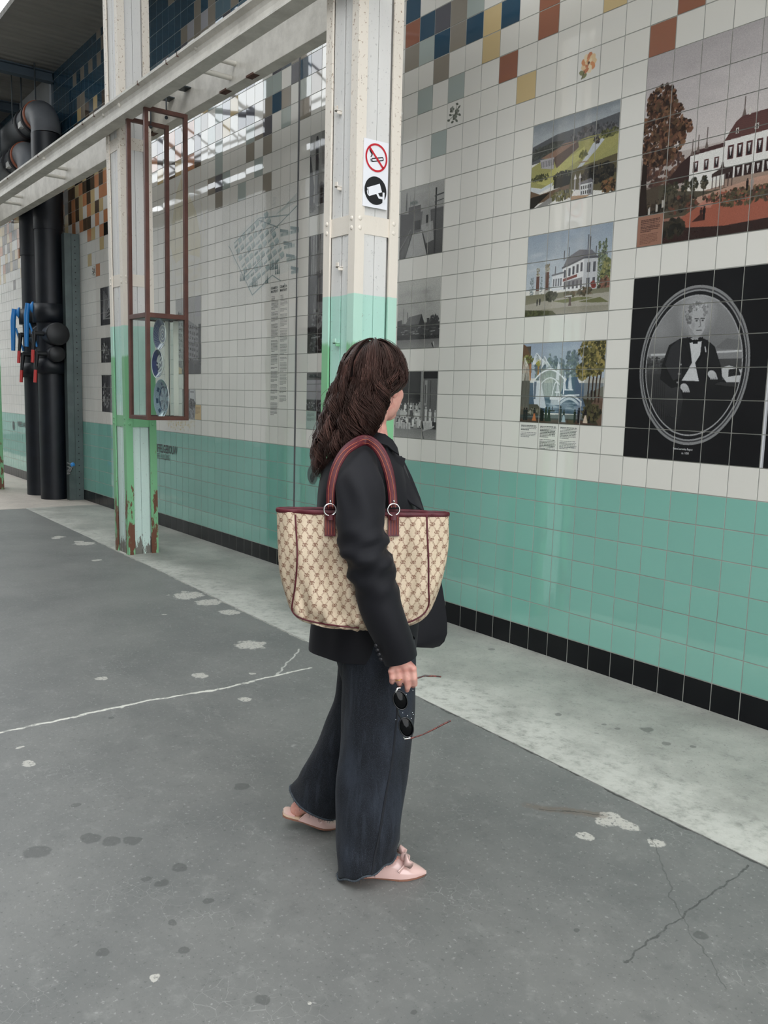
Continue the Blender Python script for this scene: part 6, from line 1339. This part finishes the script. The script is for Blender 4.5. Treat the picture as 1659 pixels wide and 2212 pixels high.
M_LEATH = mat('oxblood_leather', '#501a22', .48, 0, .35, var=.2, vscale=30, bump=.15, bscale=300); M_STITCH = mat('tan_stitching', '#b5603c', .6); M_RING = mat('nickel', '#c9c9c6', .18, 1.)
ss = [-1 + 2 * i / 60 for i in range(61)]
rim = [bag_pt(s_, 0, -1, .001) for s_ in ss] + [bag_pt(s_, 0, 1, .001) for s_ in ss[::-1][1:-1]]; rim.append(rim[0])
MB().tube([p - UZ * .004 for p in rim], .0068, 8, False, up=(0, 0, 1), flat=.5).build('top_trim', M_LEATH, bag)
mb = MB(); flat_ = lambda p, k, dz: p + (W3(FDZ(p)[0], BDC, p.z) - p) * k + (W3(BROW[0][0], FDZ(p)[1], p.z) - p) * .04 - UZ * dz
lin_ = [[flat_(p, .12, .004) for p in rim], [flat_(p, .5, .04) for p in rim], [flat_(p, .6, .09) for p in rim]]
mb.grid(lin_); mb.add(lin_[2][:-1], [tuple(range(len(rim) - 1))]); mb.build('lining', mat('dark_lining', '#3a1a20', .8), bag, fix=False)
def on_bag(px, py, off=.002):
    p = LP(px, py, BDC - .055)
    for _ in range(4):
        f, d, z = FDZ(p); i = float(np.interp(-z, -BL[:, 3], np.arange(len(BL)))); fc, a = float(np.interp(i, np.arange(len(BL)), BL[:, 0])), float(np.interp(i, np.arange(len(BL)), BL[:, 1]))
        q = bag_pt(max(-.985, min(.985, (f - fc) / a)), i / (len(BL) - 1), -1, off); p = LP(px, py, FDZ(q)[1])
    return q
for pl in ([(638, 1112), (640, 1150), (642, 1190), (641, 1230), (637, 1270), (632, 1300), (631, 1318), (640, 1330), (660, 1339), (690, 1346), (730, 1352), (775, 1356)], [(922, 1112), (923, 1150), (925, 1190), (926, 1230), (926, 1270), (927, 1300), (920, 1320), (905, 1334), (880, 1345), (850, 1351), (815, 1355)]):
    MB().tube([on_bag(x, y, .002) for x, y in [tuple(r) for r in catmull(pl, 4)]], .0024, 8).build('piping', M_LEATH, bag)
def band(name, pts, r, fl, m, par, up=None): return MB().tube(pts, r, 12, flat=fl, up=tuple(up or PD)).build(name, m, par)
def handle(dshift, paths, dss, ringd):
    pts = [LP(x, y, d + dshift) for (x, y), d in zip(paths, dss)]; pts = [Vector(p) for p in catmull([p[:] for p in pts], 5)]
    hd = band('handle', pts, .0036, 3.4, M_LEATH, bag)
    for o_ in (-.006, .006):
        st = [p - PD * .0042 + ((pts[min(i + 1, len(pts) - 1)] - pts[max(i - 1, 0)]).normalized().cross(PD)) * o_ for i, p in enumerate(pts)]
        MB().tube(st, .0007, 5).build('stitching', M_STITCH, hd)
    return hd
hp = [(714, 1094), (714, 1070), (717, 1040), (726, 1008), (744, 978), (768, 960), (790, 953), (810, 964), (826, 986), (838, 1018), (845, 1050), (848, 1075), (849, 1092)]
handle(0, hp, [-.205, -.20, -.195, -.185, -.165, -.130, -.10, -.125, -.155, -.180, -.192, -.198, -.205], 0)
hp2 = [(715, 1098), (715, 1070), (718, 1038), (727, 1004), (745, 974), (768, 955), (790, 948), (811, 959), (828, 982), (840, 1014), (846, 1048), (849, 1078), (850, 1096)]
handle(0, hp2, [-.128, -.126, -.122, -.118, -.108, -.085, -.065, -.08, -.10, -.11, -.118, -.124, -.126], 0)
for px, d in ((713, -.207), (850, -.207)):
    c = LP(px, 1101, d); MB().tube([c + (PF * math.cos(q) + UZ * math.sin(q)) * .0165 + PD * (.004 * math.cos(q)) for q in [2 * PI * i / 32 for i in range(33)]], .0022, 10, False).build('ring', M_RING, bag)
    tp = [on_bag(px + dx, 1158, .003) for dx in (-11, 0, 11)]
    q0 = [[on_bag(px + u * 12, 1112 + v * 46, .003) for u in (-1, -.5, 0, .5, 1)] for v in (0, .33, .66, 1)]
    tb = MB().grid(q0); tb.grid([[p - PD * .004 for p in r] for r in q0]); ed = q0[0] + [r[-1] for r in q0[1:]] + q0[-1][::-1][1:] + [r[0] for r in q0[::-1][1:]]
    tb.grid([ed, [p - PD * .004 for p in ed]], False); tab = tb.build('tab', M_LEATH, bag)
    for u in (-.75, -.25, .25, .75): MB().tube([on_bag(px + u * 12, 1116 + v * 39, .0075) for v in (0, .5, 1)], .0006, 5).build('stitching', M_STITCH, tab)
    MB().tube([LP(px, 1112, d + .002), LP(px, 1124, d - .001)], .005, 10, flat=2.2, up=tuple(PD)).build('tab_loop', M_LEATH, tab)
    MB().ball(LP(px + 1, 1083, d - .002), .0035, 10, 6).build('stud', M_RING, bag)

# ------------------------------------------------------------------ sunglasses in her hand
M_FRAME = mat('black_acetate', '#121316', .2); M_LENS = mat('dark_lens', '#040506', .12, 0, .2); M_TORT = mat('tortoise_acetate', '#6e2b1c', .25, var=0, vscale=90, col2='#2a1210'); M_AMB = mat('amber_acetate', '#c9862c', .25)
GD = -.236
sg = empty('sunglasses', LP(876, 1598, GD), 'dark sunglasses with tortoise temples hanging from her hand', 'sunglasses')
for (cx, cy, ru, rv, rot) in ((638, 1000, 112, 158, -.35), (735, 1440, 112, 162, -.30)):
    o_ = [HPX(cx + ru * math.cos(q) * math.cos(rot) - rv * math.sin(q) * math.sin(rot), cy + ru * math.cos(q) * math.sin(rot) + rv * math.sin(q) * math.cos(rot), GD + .004 * math.cos(q)) for q in [2 * PI * i / 32 for i in range(33)]]
    rimo = MB().tube(o_, .0021, 8, False).build('rim', M_FRAME, sg)
    c = HPX(cx, cy, GD - .003); MB().grid([[c.lerp(p, s_) + PD * (.004 * s_ * s_ - .001) for p in o_[:-1]] for s_ in (.02, .35, .7, .98)], True, True).build('lens', M_LENS, rimo)
MB().tube([HPX(592, 1130, GD), HPX(612, 1235, GD - .002), HPX(650, 1290, GD)], .0026, 8).build('bridge', M_FRAME, sg)
MB().tube([HPX(560, 870, GD), HPX(600, 800, GD), HPX(640, 800, GD + .004)], .0032, 8).build('hinge', M_RING, sg)
MB().tube([HPX(690, 1590, GD), HPX(705, 1630, GD), HPX(800, 1612, GD + .004)], .0032, 8).build('hinge', M_RING, sg)
MB().tube([HPX(*q, GD + .004 + i * .006) for i, q in enumerate(((705, 1640), (830, 1615), (1000, 1560), (1160, 1485), (1320, 1400), (1460, 1332)))], [.0022, .0024, .0022, .0024, .0028, .0026], 8, flat=.6).build('temple', M_TORT, sg)
tp = MB().tube([HPX(*q, GD + .012 + i * .004) for i, q in enumerate(((610, 795), (720, 725), (830, 675), (940, 630), (1040, 602), (1130, 604), (1230, 610), (1302, 618)))], .0024, 8, flat=.6).build('temple', M_TORT, sg)
MB().tube([HPX(1075, 604, GD + .034), HPX(1165, 606, GD + .038)], .0027, 8, flat=.6).build('amber_band', M_AMB, tp)
